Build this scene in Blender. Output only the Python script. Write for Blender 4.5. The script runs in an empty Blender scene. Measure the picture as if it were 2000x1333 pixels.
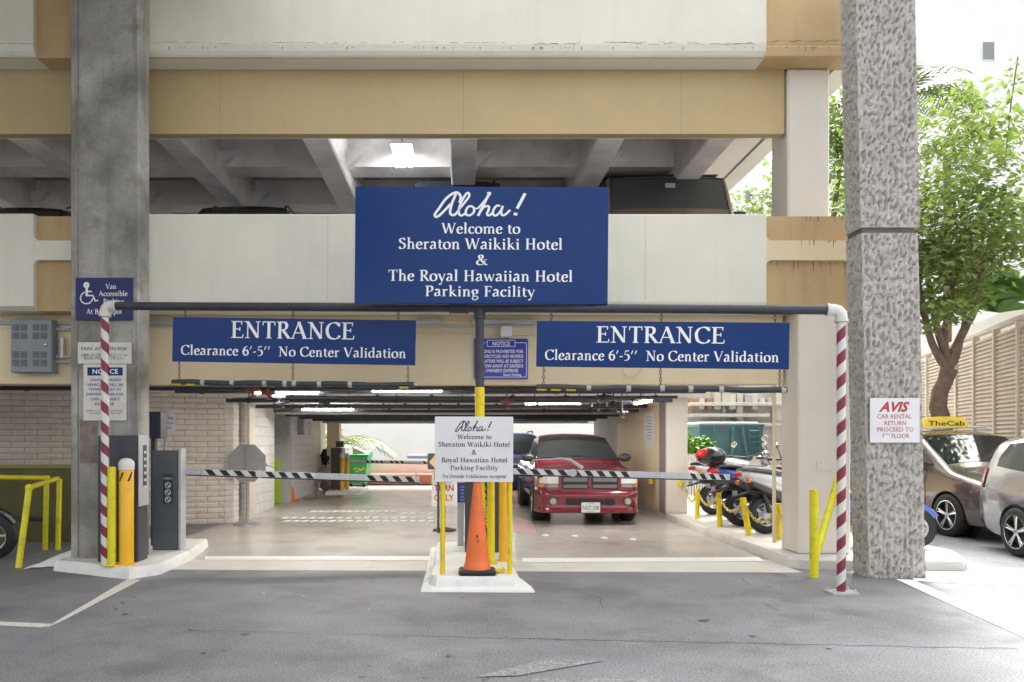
import bpy, math, random
from mathutils import Vector, Matrix, noise
R = math.radians
PI = math.pi
C = bpy.context.scene.collection
scene = bpy.context.scene
# ------------------------------------------------------------------ camera, sky, sun, exposure
F, VX, VY, EYE = 1444.0, 905.0, 862.0, 1.5      # focal length and principal point measured in the 2000 px wide photograph
cd = bpy.data.cameras.new('camera'); cam = bpy.data.objects.new('camera', cd); C.objects.link(cam)
cam.location = (0, 0, EYE); cam.rotation_euler = (R(90), 0, 0)
cd.sensor_width = 36; cd.lens = 36 * F / 2000
cd.shift_x = (1000 - VX) / 2000; cd.shift_y = (VY - 666.5) / 2000
cd.clip_start = 0.1; cd.clip_end = 2000
scene.camera = cam
SUN_EL, SUN_AZ = 58, 22                          # azimuth measured from +Y towards +X
world = bpy.data.worlds.new('World'); scene.world = world; world.use_nodes = True
nt = world.node_tree; nt.nodes.clear()
out = nt.nodes.new('ShaderNodeOutputWorld'); bg = nt.nodes.new('ShaderNodeBackground'); sky = nt.nodes.new('ShaderNodeTexSky')
sky.sky_type = 'NISHITA'; sky.sun_disc = False; sky.sun_elevation = R(SUN_EL); sky.sun_rotation = R(SUN_AZ)
sky.air_density = 1.0; sky.dust_density = 6.0; sky.ozone_density = 1.0
hsv = nt.nodes.new('ShaderNodeHueSaturation'); hsv.inputs['Saturation'].default_value = 0.16; hsv.inputs['Value'].default_value = 1.0
nt.links.new(sky.outputs[0], hsv.inputs['Color']); tm = nt.nodes.new('ShaderNodeMix'); tm.data_type = 'RGBA'; tm.blend_type = 'MULTIPLY'; tm.inputs[0].default_value = 1; tm.inputs[7].default_value = (1, .985, .96, 1)
nt.links.new(hsv.outputs[0], tm.inputs[6]); nt.links.new(tm.outputs[2], bg.inputs[0])
bg.inputs[1].default_value = 0.15; nt.links.new(bg.outputs[0], out.inputs[0])
sl = bpy.data.lights.new('sun', 'SUN'); sl.energy = 1.15; sl.angle = R(10); sl.color = (1, .955, .88)
so = bpy.data.objects.new('sun', sl); C.objects.link(so)
sd = Vector((math.sin(R(SUN_AZ)) * math.cos(R(SUN_EL)), math.cos(R(SUN_AZ)) * math.cos(R(SUN_EL)), math.sin(R(SUN_EL))))
so.rotation_euler = sd.to_track_quat('Z', 'Y').to_euler(); so.location = sd * 60
vs = scene.view_settings; vs.view_transform = 'Standard'; vs.look = 'None'; vs.gamma = 1; vs.use_curve_mapping = False
vs.exposure = 2.05
scene.display_settings.display_device = 'sRGB'
try:
    scene.cycles.max_bounces = 8; scene.cycles.diffuse_bounces = 5; scene.cycles.glossy_bounces = 4
    scene.cycles.use_denoising = True
except Exception: pass

# ------------------------------------------------------------------ helpers
def W(px, py, Y): return Vector(((px - VX) / F * Y, Y, EYE + (VY - py) / F * Y))
def G(px, py, z=0.0):
    Y = (EYE - z) * F / (py - VY); return Vector(((px - VX) / F * Y, Y, z))
def XX(px, Y): return (px - VX) / F * Y
def ZZ(py, Y): return EYE + (VY - py) / F * Y

_m = {}
def M(name, col, rough=.6, metal=0., var=.08, scale=3., bump=0., bscale=60., streak=0., scol=(.05, .04, .03), spec=.5, emit=0, coat=0., patch=0., pcol=(.3, .25, .2), pscale=1.2, grain=0., gscale=150):
    if name in _m: return _m[name]
    m = bpy.data.materials.new(name); m.use_nodes = True; _m[name] = m
    n = m.node_tree.nodes; l = m.node_tree.links; b = n['Principled BSDF']
    b.inputs['Roughness'].default_value = rough; b.inputs['Metallic'].default_value = metal
    b.inputs['Specular IOR Level'].default_value = spec; b.inputs['Coat Weight'].default_value = coat; b.inputs['Coat Roughness'].default_value = .05
    b.inputs['Base Color'].default_value = (*col, 1)
    if emit: b.inputs['Emission Color'].default_value = (*col, 1); b.inputs['Emission Strength'].default_value = emit; return m
    geo = n.new('ShaderNodeNewGeometry')
    def nz(sc, det=5, mp=None, ro=.6):
        t = n.new('ShaderNodeTexNoise'); t.inputs['Scale'].default_value = sc; t.inputs['Detail'].default_value = det; t.inputs['Roughness'].default_value = ro
        src = geo.outputs['Position']
        if mp:
            v = n.new('ShaderNodeVectorMath'); v.operation = 'MULTIPLY'; v.inputs[1].default_value = mp; l.new(src, v.inputs[0]); src = v.outputs[0]
        l.new(src, t.inputs['Vector']); return t.outputs['Fac']
    def ramp(src, a, c):
        r = n.new('ShaderNodeMapRange'); r.inputs[1].default_value = a; r.inputs[2].default_value = c; l.new(src, r.inputs[0]); return r.outputs[0]
    def mix(f, a, c, t='MIX'):
        x = n.new('ShaderNodeMix'); x.data_type = 'RGBA'; x.blend_type = t
        if hasattr(f, 'default_value') or hasattr(f, 'is_linked'): l.new(f, x.inputs[0])
        else: x.inputs[0].default_value = f
        for i, s in ((6, a), (7, c)):
            if isinstance(s, tuple): x.inputs[i].default_value = (*s[:3], 1)
            else: l.new(s, x.inputs[i])
        return x.outputs[2]
    cur = None
    if var:
        cur = mix(ramp(nz(scale), .3, .7), tuple(max(0, c * (1 - var)) for c in col), tuple(min(1, c * (1 + var)) for c in col))
    if patch:
        f = n.new('ShaderNodeMath'); f.operation = 'MULTIPLY'; f.inputs[1].default_value = patch
        l.new(ramp(nz(pscale, 8, None, .65), .52, .68), f.inputs[0]); cur = mix(f.outputs[0], cur if cur else col, pcol)
    if streak:
        f = n.new('ShaderNodeMath'); f.operation = 'MULTIPLY'; f.inputs[1].default_value = streak
        l.new(ramp(nz(1, 6, (5, 5, .35), .7), .5, .75), f.inputs[0]); cur = mix(f.outputs[0], cur if cur else col, scol)
    if grain:
        g1 = ramp(nz(gscale, 2), .3, .7); gm = n.new('ShaderNodeMapRange'); gm.inputs[3].default_value = 1 - grain; gm.inputs[4].default_value = 1 + grain; l.new(g1, gm.inputs[0])
        vm = n.new('ShaderNodeVectorMath'); vm.operation = 'SCALE'; l.new(cur, vm.inputs[0]); l.new(gm.outputs[0], vm.inputs['Scale']); cur = vm.outputs[0]
    if cur: l.new(cur, b.inputs['Base Color'])
    if bump:
        bp = n.new('ShaderNodeBump'); bp.inputs['Strength'].default_value = min(1, bump); bp.inputs['Distance'].default_value = .004 * max(1, bump)
        l.new(nz(bscale, 6), bp.inputs['Height']); l.new(bp.outputs[0], b.inputs['Normal'])
    return m

def tag(o, label=None, cat=None, group=None, kind=None):
    if label: o['label'] = label
    if cat: o['category'] = cat
    if group: o['group'] = group
    if kind: o['kind'] = kind
    return o
def empty(name, loc, label=None, cat=None, group=None, rot=(0, 0, 0)):
    o = bpy.data.objects.new(name, None); C.objects.link(o); o.location = loc; o.rotation_euler = rot
    o.empty_display_size = .1; tag(o, label, cat, group); return o
def copy_tree(o, parent=None):
    c = o.copy(); C.objects.link(c)
    if parent: c.parent = parent
    for ch in list(o.children): copy_tree(ch, c)
    return c

class MB:
    def __init__(s): s.v = []; s.f = []
    def add(s, vs, fs):
        k = len(s.v); s.v += [Vector(p) for p in vs]; s.f += [tuple(i + k for i in f) for f in fs]; return s
    def box(s, x0, x1, y0, y1, z0, z1):
        return s.add([(x0, y0, z0), (x1, y0, z0), (x1, y1, z0), (x0, y1, z0), (x0, y0, z1), (x1, y0, z1), (x1, y1, z1), (x0, y1, z1)],
                     [(0, 3, 2, 1), (4, 5, 6, 7), (0, 1, 5, 4), (1, 2, 6, 5), (2, 3, 7, 6), (3, 0, 4, 7)])
    def bbox(s, x0, x1, y0, y1, z0, z1, b=.01):       # box with chamfered edges
        a = [(x0, x1, 0), (y0, y1, 0), (z0, z1, 0)]; b = min(b, (x1 - x0) / 3, (y1 - y0) / 3, (z1 - z0) / 3)
        lo = (x0, y0, z0); hi = (x1, y1, z1); vs = []; idx = {}
        for cx in (0, 1):
            for cy in (0, 1):
                for cz in (0, 1):
                    for ax in range(3):
                        c = (cx, cy, cz); p = []
                        for k in range(3):
                            e = hi[k] if c[k] else lo[k]
                            p.append(e if k == ax else (e - b if c[k] else e + b))
                        idx[(c, ax)] = len(vs); vs.append(p)
        fs = []
        cs = [(i, j, k) for i in (0, 1) for j in (0, 1) for k in (0, 1)]
        for ax in range(3):
            o1, o2 = [k for k in range(3) if k != ax]
            for e in (0, 1):
                q = []
                for u, w in ((0, 0), (1, 0), (1, 1), (0, 1)):
                    c = [0, 0, 0]; c[ax] = e; c[o1] = u; c[o2] = w; q.append(idx[(tuple(c), ax)])
                fs.append(q)
            for u in (0, 1):
                for w in (0, 1):
                    c0 = [0, 0, 0]; c0[o1] = u; c0[o2] = w; c1 = list(c0); c1[ax] = 1
                    fs.append([idx[(tuple(c0), o1)], idx[(tuple(c1), o1)], idx[(tuple(c1), o2)], idx[(tuple(c0), o2)]])
        for c in cs: fs.append([idx[(c, 0)], idx[(c, 1)], idx[(c, 2)]])
        return s.add(vs, fs)
    def quad(s, *p): return s.add(p, [tuple(range(len(p)))])
    def tube(s, pts, r, n=12, cap=True, closed=False):
        pts = [Vector(p) for p in pts]; rs = r if isinstance(r, (list, tuple)) else [r] * len(pts); rings = []; k0 = len(s.v)
        up = None
        for i, p in enumerate(pts):
            a = pts[i - 1] if i or closed else p; b = pts[(i + 1) % len(pts)] if i < len(pts) - 1 or closed else p
            d = (b - a).normalized()
            if up is None: up = Vector((0, 0, 1)) if abs(d.z) < .9 else Vector((0, 1, 0))
            x = d.cross(up).normalized(); y = x.cross(d).normalized(); up = y
            for j in range(n):
                t = 2 * PI * j / n; s.v.append(p + x * math.cos(t) * rs[i] + y * math.sin(t) * rs[i])
        m = len(pts)
        for i in range(m if closed else m - 1):
            for j in range(n):
                a = k0 + i * n; b = k0 + ((i + 1) % m) * n; s.f.append((a + j, a + (j + 1) % n, b + (j + 1) % n, b + j))
        if cap and not closed:
            s.f.append(tuple(k0 + j for j in reversed(range(n)))); s.f.append(tuple(k0 + (m - 1) * n + j for j in range(n)))
        return s
    def cyl(s, p0, p1, r, n=16, r2=None): return s.tube([p0, p1], [r, r if r2 is None else r2], n)
    def lathe(s, c, prof, n=20, axis='z', caps=True):
        k0 = len(s.v); c = Vector(c)
        for (r, h) in prof:
            for j in range(n):
                t = 2 * PI * j / n; a, b = r * math.cos(t), r * math.sin(t)
                s.v.append(c + (Vector((a, b, h)) if axis == 'z' else Vector((h, a, b)) if axis == 'x' else Vector((a, h, b))))
        for i in range(len(prof) - 1):
            for j in range(n):
                a = k0 + i * n; b = a + n; s.f.append((a + j, a + (j + 1) % n, b + (j + 1) % n, b + j))
        if caps: s.f.append(tuple(k0 + j for j in reversed(range(n)))); e = k0 + (len(prof) - 1) * n; s.f.append(tuple(e + j for j in range(n)))
        return s
    def ball(s, c, r, n=12, m=8, M4=None):
        r = r if isinstance(r, (tuple, list)) else (r, r, r); vs = []; fs = []
        for i in range(m + 1):
            a = PI * i / m
            for j in range(n):
                t = 2 * PI * j / n; p = Vector((r[0] * math.sin(a) * math.cos(t), r[1] * math.sin(a) * math.sin(t), r[2] * math.cos(a)))
                if M4: p = M4 @ p
                vs.append(p + Vector(c))
        for i in range(m):
            for j in range(n): fs.append((i * n + j, (i + 1) * n + j, (i + 1) * n + (j + 1) % n, i * n + (j + 1) % n))
        return s.add(vs, fs)
    def prism(s, poly, z0, z1, plane='xy'):           # polygon extruded; plane xy (along z), xz (along y), yz (along x)
        n = len(poly); mk = {'xy': lambda a, b, h: (a, b, h), 'xz': lambda a, b, h: (a, h, b), 'yz': lambda a, b, h: (h, a, b)}[plane]
        vs = [mk(a, b, z0) for a, b in poly] + [mk(a, b, z1) for a, b in poly]
        return s.add(vs, [tuple(reversed(range(n))), tuple(range(n, 2 * n))] + [(i, (i + 1) % n, n + (i + 1) % n, n + i) for i in range(n)])
    def grid(s, fn, nu, nv):
        vs = [fn(i / nu, j / nv) for j in range(nv + 1) for i in range(nu + 1)]
        return s.add(vs, [(j * (nu + 1) + i, j * (nu + 1) + i + 1, (j + 1) * (nu + 1) + i + 1, (j + 1) * (nu + 1) + i) for j in range(nv) for i in range(nu)])
    def build(s, name, mat, parent=None, local=False, smooth=False, label=None, cat=None, group=None, kind=None, fix=True, angle=40):
        if parent is not None:
            off = Vector((0, 0, 0)); p = parent
            if not local:
                while p is not None: off += p.location; p = p.parent
            base = off
        else:
            xs = [v.x for v in s.v]; ys = [v.y for v in s.v]; zs = [v.z for v in s.v]
            base = Vector(((min(xs) + max(xs)) / 2, (min(ys) + max(ys)) / 2, min(zs)))
        me = bpy.data.meshes.new(name); me.from_pydata([v - base for v in s.v], [], s.f)
        me.materials.append(mat)
        if fix:
            import bmesh
            bm = bmesh.new(); bm.from_mesh(me); bmesh.ops.recalc_face_normals(bm, faces=bm.faces); bm.to_mesh(me); bm.free()
        if smooth:
            me.shade_smooth()
            try: me.set_sharp_from_angle(angle=R(angle))
            except Exception: pass
        o = bpy.data.objects.new(name, me); C.objects.link(o)
        if parent is not None: o.parent = parent
        else: o.location = base
        tag(o, label, cat, group, kind); return o

# ------------------------------------------------------------------ serif lettering drawn with a broad pen
TH, TN, SF = .16, .055, .05
def _cr(P, n=5):
    out = []; m = len(P)
    for i in range(m - 1):
        p0 = P[max(i - 1, 0)]; p1 = P[i]; p2 = P[i + 1]; p3 = P[min(i + 2, m - 1)]
        for k in range(n):
            t = k / n
            out.append(tuple(.5 * (2 * p1[a] + (p2[a] - p0[a]) * t + (2 * p0[a] - 5 * p1[a] + 4 * p2[a] - p3[a]) * t * t + (3 * p1[a] - p0[a] - 3 * p2[a] + p3[a]) * t ** 3) for a in (0, 1)))
    out.append(tuple(P[-1])); return out
def st(x, y0=0, y1=1, w=.15): return ('L', [(x, y0), (x, y1)], w)
def sf(x, y, h=.13): return ('L', [(x - h, y), (x + h, y)], SF)
O_ = [(.43, .985), (.2, .86), (.1, .5), (.2, .14), (.43, .015)]
o_ = [(.3, .66), (.13, .56), (.08, .33), (.13, .1), (.3, .0)]
GL = {
'A': (.84, [('L', [(.1, .03), (.42, 1)], .06), ('L', [(.4, 1), (.73, .02)], .16), ('L', [(.22, .35), (.6, .35)], .055), sf(.1, .025, .1), sf(.73, .025, .12)]),
'B': (.68, [st(.2), sf(.17, .025), sf(.17, .975), ('C', [(.2, .97), (.48, .93), (.52, .75), (.42, .56), (.2, .52)], 0), ('C', [(.25, .52), (.56, .46), (.6, .25), (.48, .07), (.2, .03)], 0)]),
'C': (.78, [('C', [(.72, .8), (.62, .93), (.46, .98), (.24, .9), (.11, .68), (.1, .4), (.2, .13), (.44, .02), (.64, .08), (.74, .22)], 0), ('L', [(.72, .99), (.72, .74)], .05)]),
'D': (.8, [st(.2), sf(.17, .025), sf(.17, .975), ('C', [(.2, .97), (.5, .93), (.68, .72), (.7, .4), (.5, .07), (.2, .03)], 0)]),
'E': (.7, [st(.2), sf(.17, .025), sf(.17, .975), ('L', [(.2, .97), (.6, .97)], .06), ('L', [(.2, .53), (.48, .53)], .06), ('L', [(.2, .03), (.63, .03)], .06), ('L', [(.6, .99), (.57, .79)], .05), ('L', [(.49, .64), (.49, .42)], .05), ('L', [(.63, .01), (.67, .22)], .05)]),
'F': (.62, [st(.2), sf(.2, .025), sf(.17, .975), ('L', [(.2, .97), (.58, .97)], .06), ('L', [(.2, .52), (.46, .52)], .06), ('L', [(.57, .99), (.56, .79)], .05), ('L', [(.47, .63), (.47, .41)], .05)]),
'H': (.88, [st(.2), st(.67), sf(.2, .025), sf(.67, .025), sf(.2, .975), sf(.67, .975), ('L', [(.2, .51), (.67, .51)], .06)]),
'N': (.9, [('L', [(.18, 0), (.18, .95)], .06), ('L', [(.16, .97), (.7, .04)], .16), ('L', [(.71, .02), (.71, 1)], .06), sf(.16, .025, .12), sf(.1, .975, .1), sf(.71, .975, .12)]),
'O': (.88, [('C', [(.43, .985), (.2, .88), (.1, .5), (.2, .12), (.43, .015)], 0), ('C', [(.43, .985), (.66, .88), (.76, .5), (.66, .12), (.43, .015)], 0)]),
'P': (.66, [st(.2), sf(.2, .025), sf(.17, .975), ('C', [(.2, .97), (.48, .94), (.57, .73), (.48, .5), (.22, .45)], 0)]),
'R': (.74, [st(.2), sf(.2, .025), sf(.17, .975), ('C', [(.2, .97), (.47, .94), (.55, .74), (.46, .55), (.22, .5)], 0), ('L', [(.36, .5), (.66, .03)], .15), sf(.67, .025, .08)]),
'S': (.58, [('C', [(.46, .84), (.38, .95), (.26, .97), (.13, .88), (.12, .72), (.24, .58), (.42, .46), (.48, .3), (.42, .1), (.25, .03), (.12, .08), (.08, .2)], 0), ('L', [(.47, .98), (.47, .77)], .045), ('L', [(.08, .0), (.08, .25)], .045)]),
'T': (.7, [st(.35), sf(.35, .025, .14), ('L', [(.05, .97), (.65, .97)], .06), ('L', [(.05, .99), (.04, .77)], .05), ('L', [(.65, .99), (.66, .77)], .05)]),
'V': (.8, [('L', [(.1, .98), (.4, .02)], .16), ('L', [(.41, .02), (.7, .97)], .06), sf(.1, .975, .11), sf(.7, .975, .1)]),
'W': (1.12, [('L', [(.1, .98), (.34, .02)], .15), ('L', [(.35, .02), (.56, .9)], .06), ('L', [(.54, .98), (.78, .02)], .15), ('L', [(.79, .02), (1.02, .97)], .06), sf(.1, .975, .1), sf(1.03, .975, .09)]),
'K': (.8, [st(.2), sf(.2, .025), sf(.2, .975), ('L', [(.25, .5), (.62, .95)], .06), ('L', [(.3, .56), (.7, .03)], .15)]),
'&': (.86, [('C', [(.62, .38), (.55, .15), (.38, .03), (.2, .05), (.09, .2), (.14, .38), (.32, .54), (.46, .68), (.47, .86), (.36, .96), (.25, .9), (.23, .74), (.34, .54), (.55, .22), (.72, .05), (.82, .07)], 0), ('L', [(.52, .5), (.78, .5)], .05)]),
'!': (.34, [('L', [(.17, .95), (.17, .3)], .11), ('L', [(.17, .12), (.17, .0)], .12)]),
'6': (.56, [('C', [(.44, .98), (.24, .85), (.1, .55), (.11, .25), (.26, .03)], 0), ('C', [(.13, .45), (.3, .6), (.47, .48), (.48, .22), (.38, .05), (.26, .02)], 0)]),
'5': (.56, [('L', [(.15, .94), (.46, .96)], .1), ('L', [(.17, .96), (.13, .56)], .05), ('C', [(.13, .56), (.32, .6), (.46, .46), (.46, .22), (.32, .05), (.1, .02)], 0)]),
"'": (.3, [('L', [(.22, 1), (.1, .66)], .085)]),
'-': (.34, [('L', [(.04, .36), (.3, .42)], .1)]),
'a': (.56, [('C', [(.12, .56), (.22, .65), (.36, .62), (.4, .5), (.4, .1)], .13), ('C', [(.4, .38), (.2, .34), (.09, .18), (.18, .03), (.4, .12)], 0), ('L', [(.4, .1), (.53, .03)], .06)]),
'b': (.62, [st(.16, .02, 1.05, .14), ('L', [(.04, 1.02), (.16, 1.05)], .05), ('C', [(.16, .5), (.34, .65), (.52, .5), (.53, .28), (.4, .04), (.16, .06)], 0)]),
'c': (.5, [('C', [(.44, .54), (.32, .65), (.16, .56), (.09, .32), (.17, .08), (.32, .02), (.45, .12)], 0), ('L', [(.44, .65), (.44, .48)], .045)]),
'd': (.64, [st(.47, .02, 1.05, .14), ('L', [(.34, 1.02), (.47, 1.05)], .05), ('C', [(.47, .6), (.28, .64), (.12, .5), (.09, .28), (.2, .04), (.46, .12)], 0), ('L', [(.47, .04), (.62, .04)], .05)]),
'e': (.52, [('C', [(.1, .36), (.14, .54), (.28, .65), (.42, .56), (.44, .38)], 0), ('L', [(.1, .37), (.45, .37)], .05), ('C', [(.09, .38), (.11, .16), (.25, .02), (.38, .04), (.47, .13)], 0)]),
'f': (.38, [st(.17, .02, .9, .14), ('C', [(.17, .85), (.24, 1.02), (.42, 1.0)], .09), ('L', [(.04, .62), (.38, .62)], .05), sf(.17, .025, .13)]),
'g': (.56, [('C', [(.27, .65), (.12, .56), (.12, .32), (.27, .24)], 0), ('C', [(.27, .65), (.42, .56), (.42, .32), (.27, .24)], 0), ('L', [(.38, .58), (.54, .62)], .07), ('C', [(.2, .25), (.12, .1), (.26, .04), (.44, .0), (.5, -.14), (.38, -.3), (.2, -.32), (.08, -.2), (.14, -.06), (.24, .02)], .075)]),
'h': (.66, [st(.17, .02, 1.05, .14), ('L', [(.04, 1.02), (.17, 1.05)], .05), ('C', [(.17, .5), (.34, .64), (.48, .55), (.49, .38)], .1), st(.49, .02, .42, .14), sf(.17, .025, .12), sf(.51, .025, .12)]),
'i': (.34, [st(.17, .02, .65, .14), ('L', [(.04, .62), (.17, .65)], .05), sf(.17, .025, .12), ('L', [(.17, .8), (.17, .95)], .15)]),
'k': (.64, [st(.17, .02, 1.05, .14), ('L', [(.04, 1.02), (.17, 1.05)], .05), ('L', [(.22, .34), (.5, .62)], .055), ('L', [(.24, .4), (.54, .03)], .14), sf(.17, .025, .12), sf(.56, .025, .08)]),
'l': (.34, [st(.17, .02, 1.05, .14), ('L', [(.04, 1.02), (.17, 1.05)], .05), sf(.17, .025, .12)]),
'm': (.98, [st(.17, .02, .65, .14), ('L', [(.04, .62), (.17, .65)], .05), ('C', [(.17, .5), (.33, .64), (.47, .56), (.49, .38)], .1), st(.49, .02, .42, .14), ('C', [(.49, .5), (.65, .64), (.79, .56), (.81, .38)], .1), st(.81, .02, .42, .14), sf(.17, .025, .11), sf(.5, .025, .1), sf(.83, .025, .11)]),
'n': (.66, [st(.17, .02, .65, .14), ('L', [(.04, .62), (.17, .65)], .05), ('C', [(.17, .5), (.34, .64), (.48, .56), (.49, .38)], .1), st(.49, .02, .42, .14), sf(.17, .025, .12), sf(.51, .025, .12)]),
'o': (.6, [('C', [(.3, .655), (.13, .56), (.08, .33), (.13, .1), (.3, .01)], 0), ('C', [(.3, .655), (.47, .56), (.52, .33), (.47, .1), (.3, .01)], 0)]),
'p': (.62, [st(.17, -.34, .65, .14), ('L', [(.04, .62), (.17, .65)], .05), sf(.17, -.34, .12), ('C', [(.17, .52), (.36, .65), (.52, .5), (.53, .28), (.4, .04), (.18, .05)], 0)]),
'r': (.48, [st(.17, .02, .65, .14), ('L', [(.04, .62), (.17, .65)], .05), ('C', [(.17, .48), (.28, .62), (.45, .6)], .11), sf(.18, .025, .13)]),
's': (.46, [('C', [(.37, .53), (.28, .64), (.15, .6), (.12, .46), (.24, .36), (.38, .25), (.36, .08), (.22, .02), (.08, .1)], 0), ('L', [(.38, .65), (.38, .5)], .04), ('L', [(.08, .0), (.07, .18)], .04)]),
't': (.4, [st(.18, .1, .84, .14), ('L', [(.04, .62), (.38, .62)], .05), ('C', [(.18, .14), (.24, .03), (.38, .06)], .08)]),
'u': (.66, [st(.16, .18, .64, .14), ('C', [(.16, .2), (.22, .03), (.36, .04), (.49, .15)], .09), st(.49, .03, .64, .14), ('L', [(.49, .04), (.64, .04)], .05), ('L', [(.04, .62), (.16, .64)], .05), ('L', [(.37, .62), (.49, .64)], .05)]),
'v': (.58, [('L', [(.1, .64), (.3, .02)], .14), ('L', [(.31, .02), (.5, .63)], .055), sf(.1, .635, .1), sf(.5, .635, .08)]),
'w': (.86, [('L', [(.1, .64), (.28, .02)], .13), ('L', [(.29, .02), (.43, .58)], .055), ('L', [(.42, .64), (.6, .02)], .13), ('L', [(.61, .02), (.78, .63)], .055), sf(.1, .635, .09), sf(.78, .635, .08)]),
'y': (.58, [('L', [(.1, .64), (.31, .04)], .14), ('L', [(.5, .63), (.24, -.26)], .055), ('L', [(.26, -.26), (.08, -.3)], .1), sf(.1, .635, .1), sf(.5, .635, .08)]),
}
ALOHA = (3.62, [('C', [(.95, .55), (1.0, .8), (.88, 1.0), (.68, .95), (.42, .7), (.18, .3), (.02, .02), (.1, -.08), (.3, .1), (.62, .5)], .1),
    ('C', [(.82, .95), (.66, .5), (.6, .12), (.68, .0), (.8, .04), (.92, .2)], .1),
    ('C', [(.9, .2), (1.14, .55), (1.32, .85), (1.26, 1.0), (1.12, .8), (.96, .4), (.93, .1), (1.02, -.02), (1.18, .08)], .09),
    ('C', [(1.44, .4), (1.3, .38), (1.2, .2), (1.22, .02), (1.36, .0), (1.5, .14), (1.5, .32), (1.4, .4)], .09), ('L', [(1.48, .3), (1.66, .3)], .06),
    ('C', [(1.66, .3), (1.94, .7), (2.12, .98), (2.0, .98)], .08), ('L', [(2.06, .92), (1.66, -.03)], .1),
    ('C', [(1.72, .1), (1.88, .36), (2.06, .4), (2.06, .24), (2.0, .06), (2.08, -.01), (2.2, .1)], .09),
    ('C', [(2.5, .42), (2.36, .42), (2.24, .22), (2.24, .03), (2.36, .0), (2.52, .2), (2.6, .42)], .09), ('C', [(2.6, .42), (2.54, .16), (2.58, .01), (2.7, .04), (2.88, .24)], .09),
    ('L', [(3.44, .98), (3.14, .3)], .12), ('L', [(3.1, .12), (3.07, .0)], .14)])
def ribbon(mb, pts, w, ox, oz, sx, sz, y):
    k = len(mb.v); n = len(pts)
    P = [Vector((p[0], p[1])) for p in pts]
    for i, p in enumerate(P):
        d = (P[min(i + 1, n - 1)] - P[max(i - 1, 0)]); 
        if d.length < 1e-9: d = Vector((1, 0))
        d.normalize(); nr = Vector((-d.y, d.x))
        if w: hw = w / 2
        else:
            a = math.atan2(d.y, d.x) - R(15); hw = (TN + (TH - TN) * abs(math.sin(a)) ** 1.2) / 2
        for s_ in (1, -1):
            q = p + nr * hw * s_; mb.v.append(Vector((ox + q.x * sx, y, oz + q.y * sz)))
    for i in range(n - 1): mb.f.append((k + 2 * i, k + 2 * i + 1, k + 2 * i + 3, k + 2 * i + 2))
def serif(txt, x0, x1, zb, cap, y, glyphs=None):
    mb = MB(); items = []; x = 0
    if txt == 'Aloha!': items.append((0, ALOHA[1])); x = 3.5
    else:
        for ch in txt:
            if ch == ' ': x += .34; continue
            a, s_ = GL[ch]; items.append((x, s_)); x += a + .02
    sx = (x1 - x0) / x; k = 0
    for gx, strokes in items:
        for (t, P, w) in strokes:
            pts = _cr(P, 5) if t == 'C' else P
            ribbon(mb, pts, w, x0 + gx * sx, zb, sx, cap, y - .00012 * (k % 7)); k += 1
    return mb
def sans(txt, x0, x1, zb, cap, y, shear=0., bold=0.):
    cu = bpy.data.curves.new('t', 'FONT'); cu.body = txt; cu.shear = shear; cu.offset = bold; cu.resolution_u = 2
    o = bpy.data.objects.new('t', cu); C.objects.link(o)
    dg = bpy.context.evaluated_depsgraph_get(); me = bpy.data.meshes.new_from_object(o.evaluated_get(dg))
    xs = [v.co.x for v in me.vertices] or [0, 1]; ys = [v.co.y for v in me.vertices] or [0, 1]
    a, b = min(xs), max(xs); sx = (x1 - x0) / max(1e-6, b - a); sz = cap / .73
    mb = MB(); mb.add([(x0 + (v.co.x - a) * sx, y, zb + v.co.y * sz) for v in me.vertices], [tuple(p.vertices) for p in me.polygons])
    bpy.data.objects.remove(o); bpy.data.meshes.remove(me); bpy.data.curves.remove(cu); return mb

# ------------------------------------------------------------------ materials
random.seed(4)
ASPH = M('asphalt', (.185, .188, .205), .6, 0, .3, .9, 1., 110, patch=.75, pcol=(.085, .087, .096), pscale=.75, grain=.5, gscale=70)
CONC = M('floor_concrete', (.45, .425, .40), .24, 0, .14, .9, .25, 60, patch=.5, pcol=(.17, .155, .15), pscale=.8)
APRON = M('apron_concrete', (.62, .59, .54), .6, 0, .1, 1.2, .4, 80, patch=.4, pcol=(.42, .38, .33), pscale=1.5)
KERB = M('kerb_paint', (.78, .78, .76), .55, 0, .06, 4, .7, 60, patch=.45, pcol=(.45, .43, .4), pscale=3.5)
CREAM = M('cream_paint', (.72, .705, .60), .6, 0, .05, 1.3, .35, 90, streak=.18, scol=(.48, .47, .40))
TAN = M('tan_paint', (.50, .355, .18), .6, 0, .1, 1.5, .3, 80, streak=.35, scol=(.24, .155, .07))
BTAN = M('beam_tan', (.53, .41, .215), .6, 0, .06, 1.2, .3, 80, streak=.12, scol=(.36, .27, .15))
BCRM = M('beam_cream', (.76, .635, .42), .6, 0, .05, 1.2, .3, 80, streak=.15, scol=(.5, .4, .26))
WHITE = M('white_column_paint', (.72, .68, .61), .55, 0, .04, 1.5, .2, 80)
SOFF = M('soffit_grey', (.84, .81, .78), .7, 0, .15, 2.2, .5, 50, patch=.35, pcol=(.55, .52, .50), pscale=3)
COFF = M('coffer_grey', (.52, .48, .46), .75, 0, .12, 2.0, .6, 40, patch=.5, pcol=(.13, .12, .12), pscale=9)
CCOL = M('raw_concrete', (.34, .335, .305), .75, 0, .5, 1.1, 1., 35, streak=.8, scol=(.10, .10, .09), patch=.85, pcol=(.18, .155, .11), pscale=1.9, grain=.08, gscale=30)
BUSH = M('hammered_concrete', (.44, .42, .39), .85, 0, .14, 6, 1., 90, patch=.35, pcol=(.36, .32, .29), pscale=9, grain=.10, gscale=60)
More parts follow.
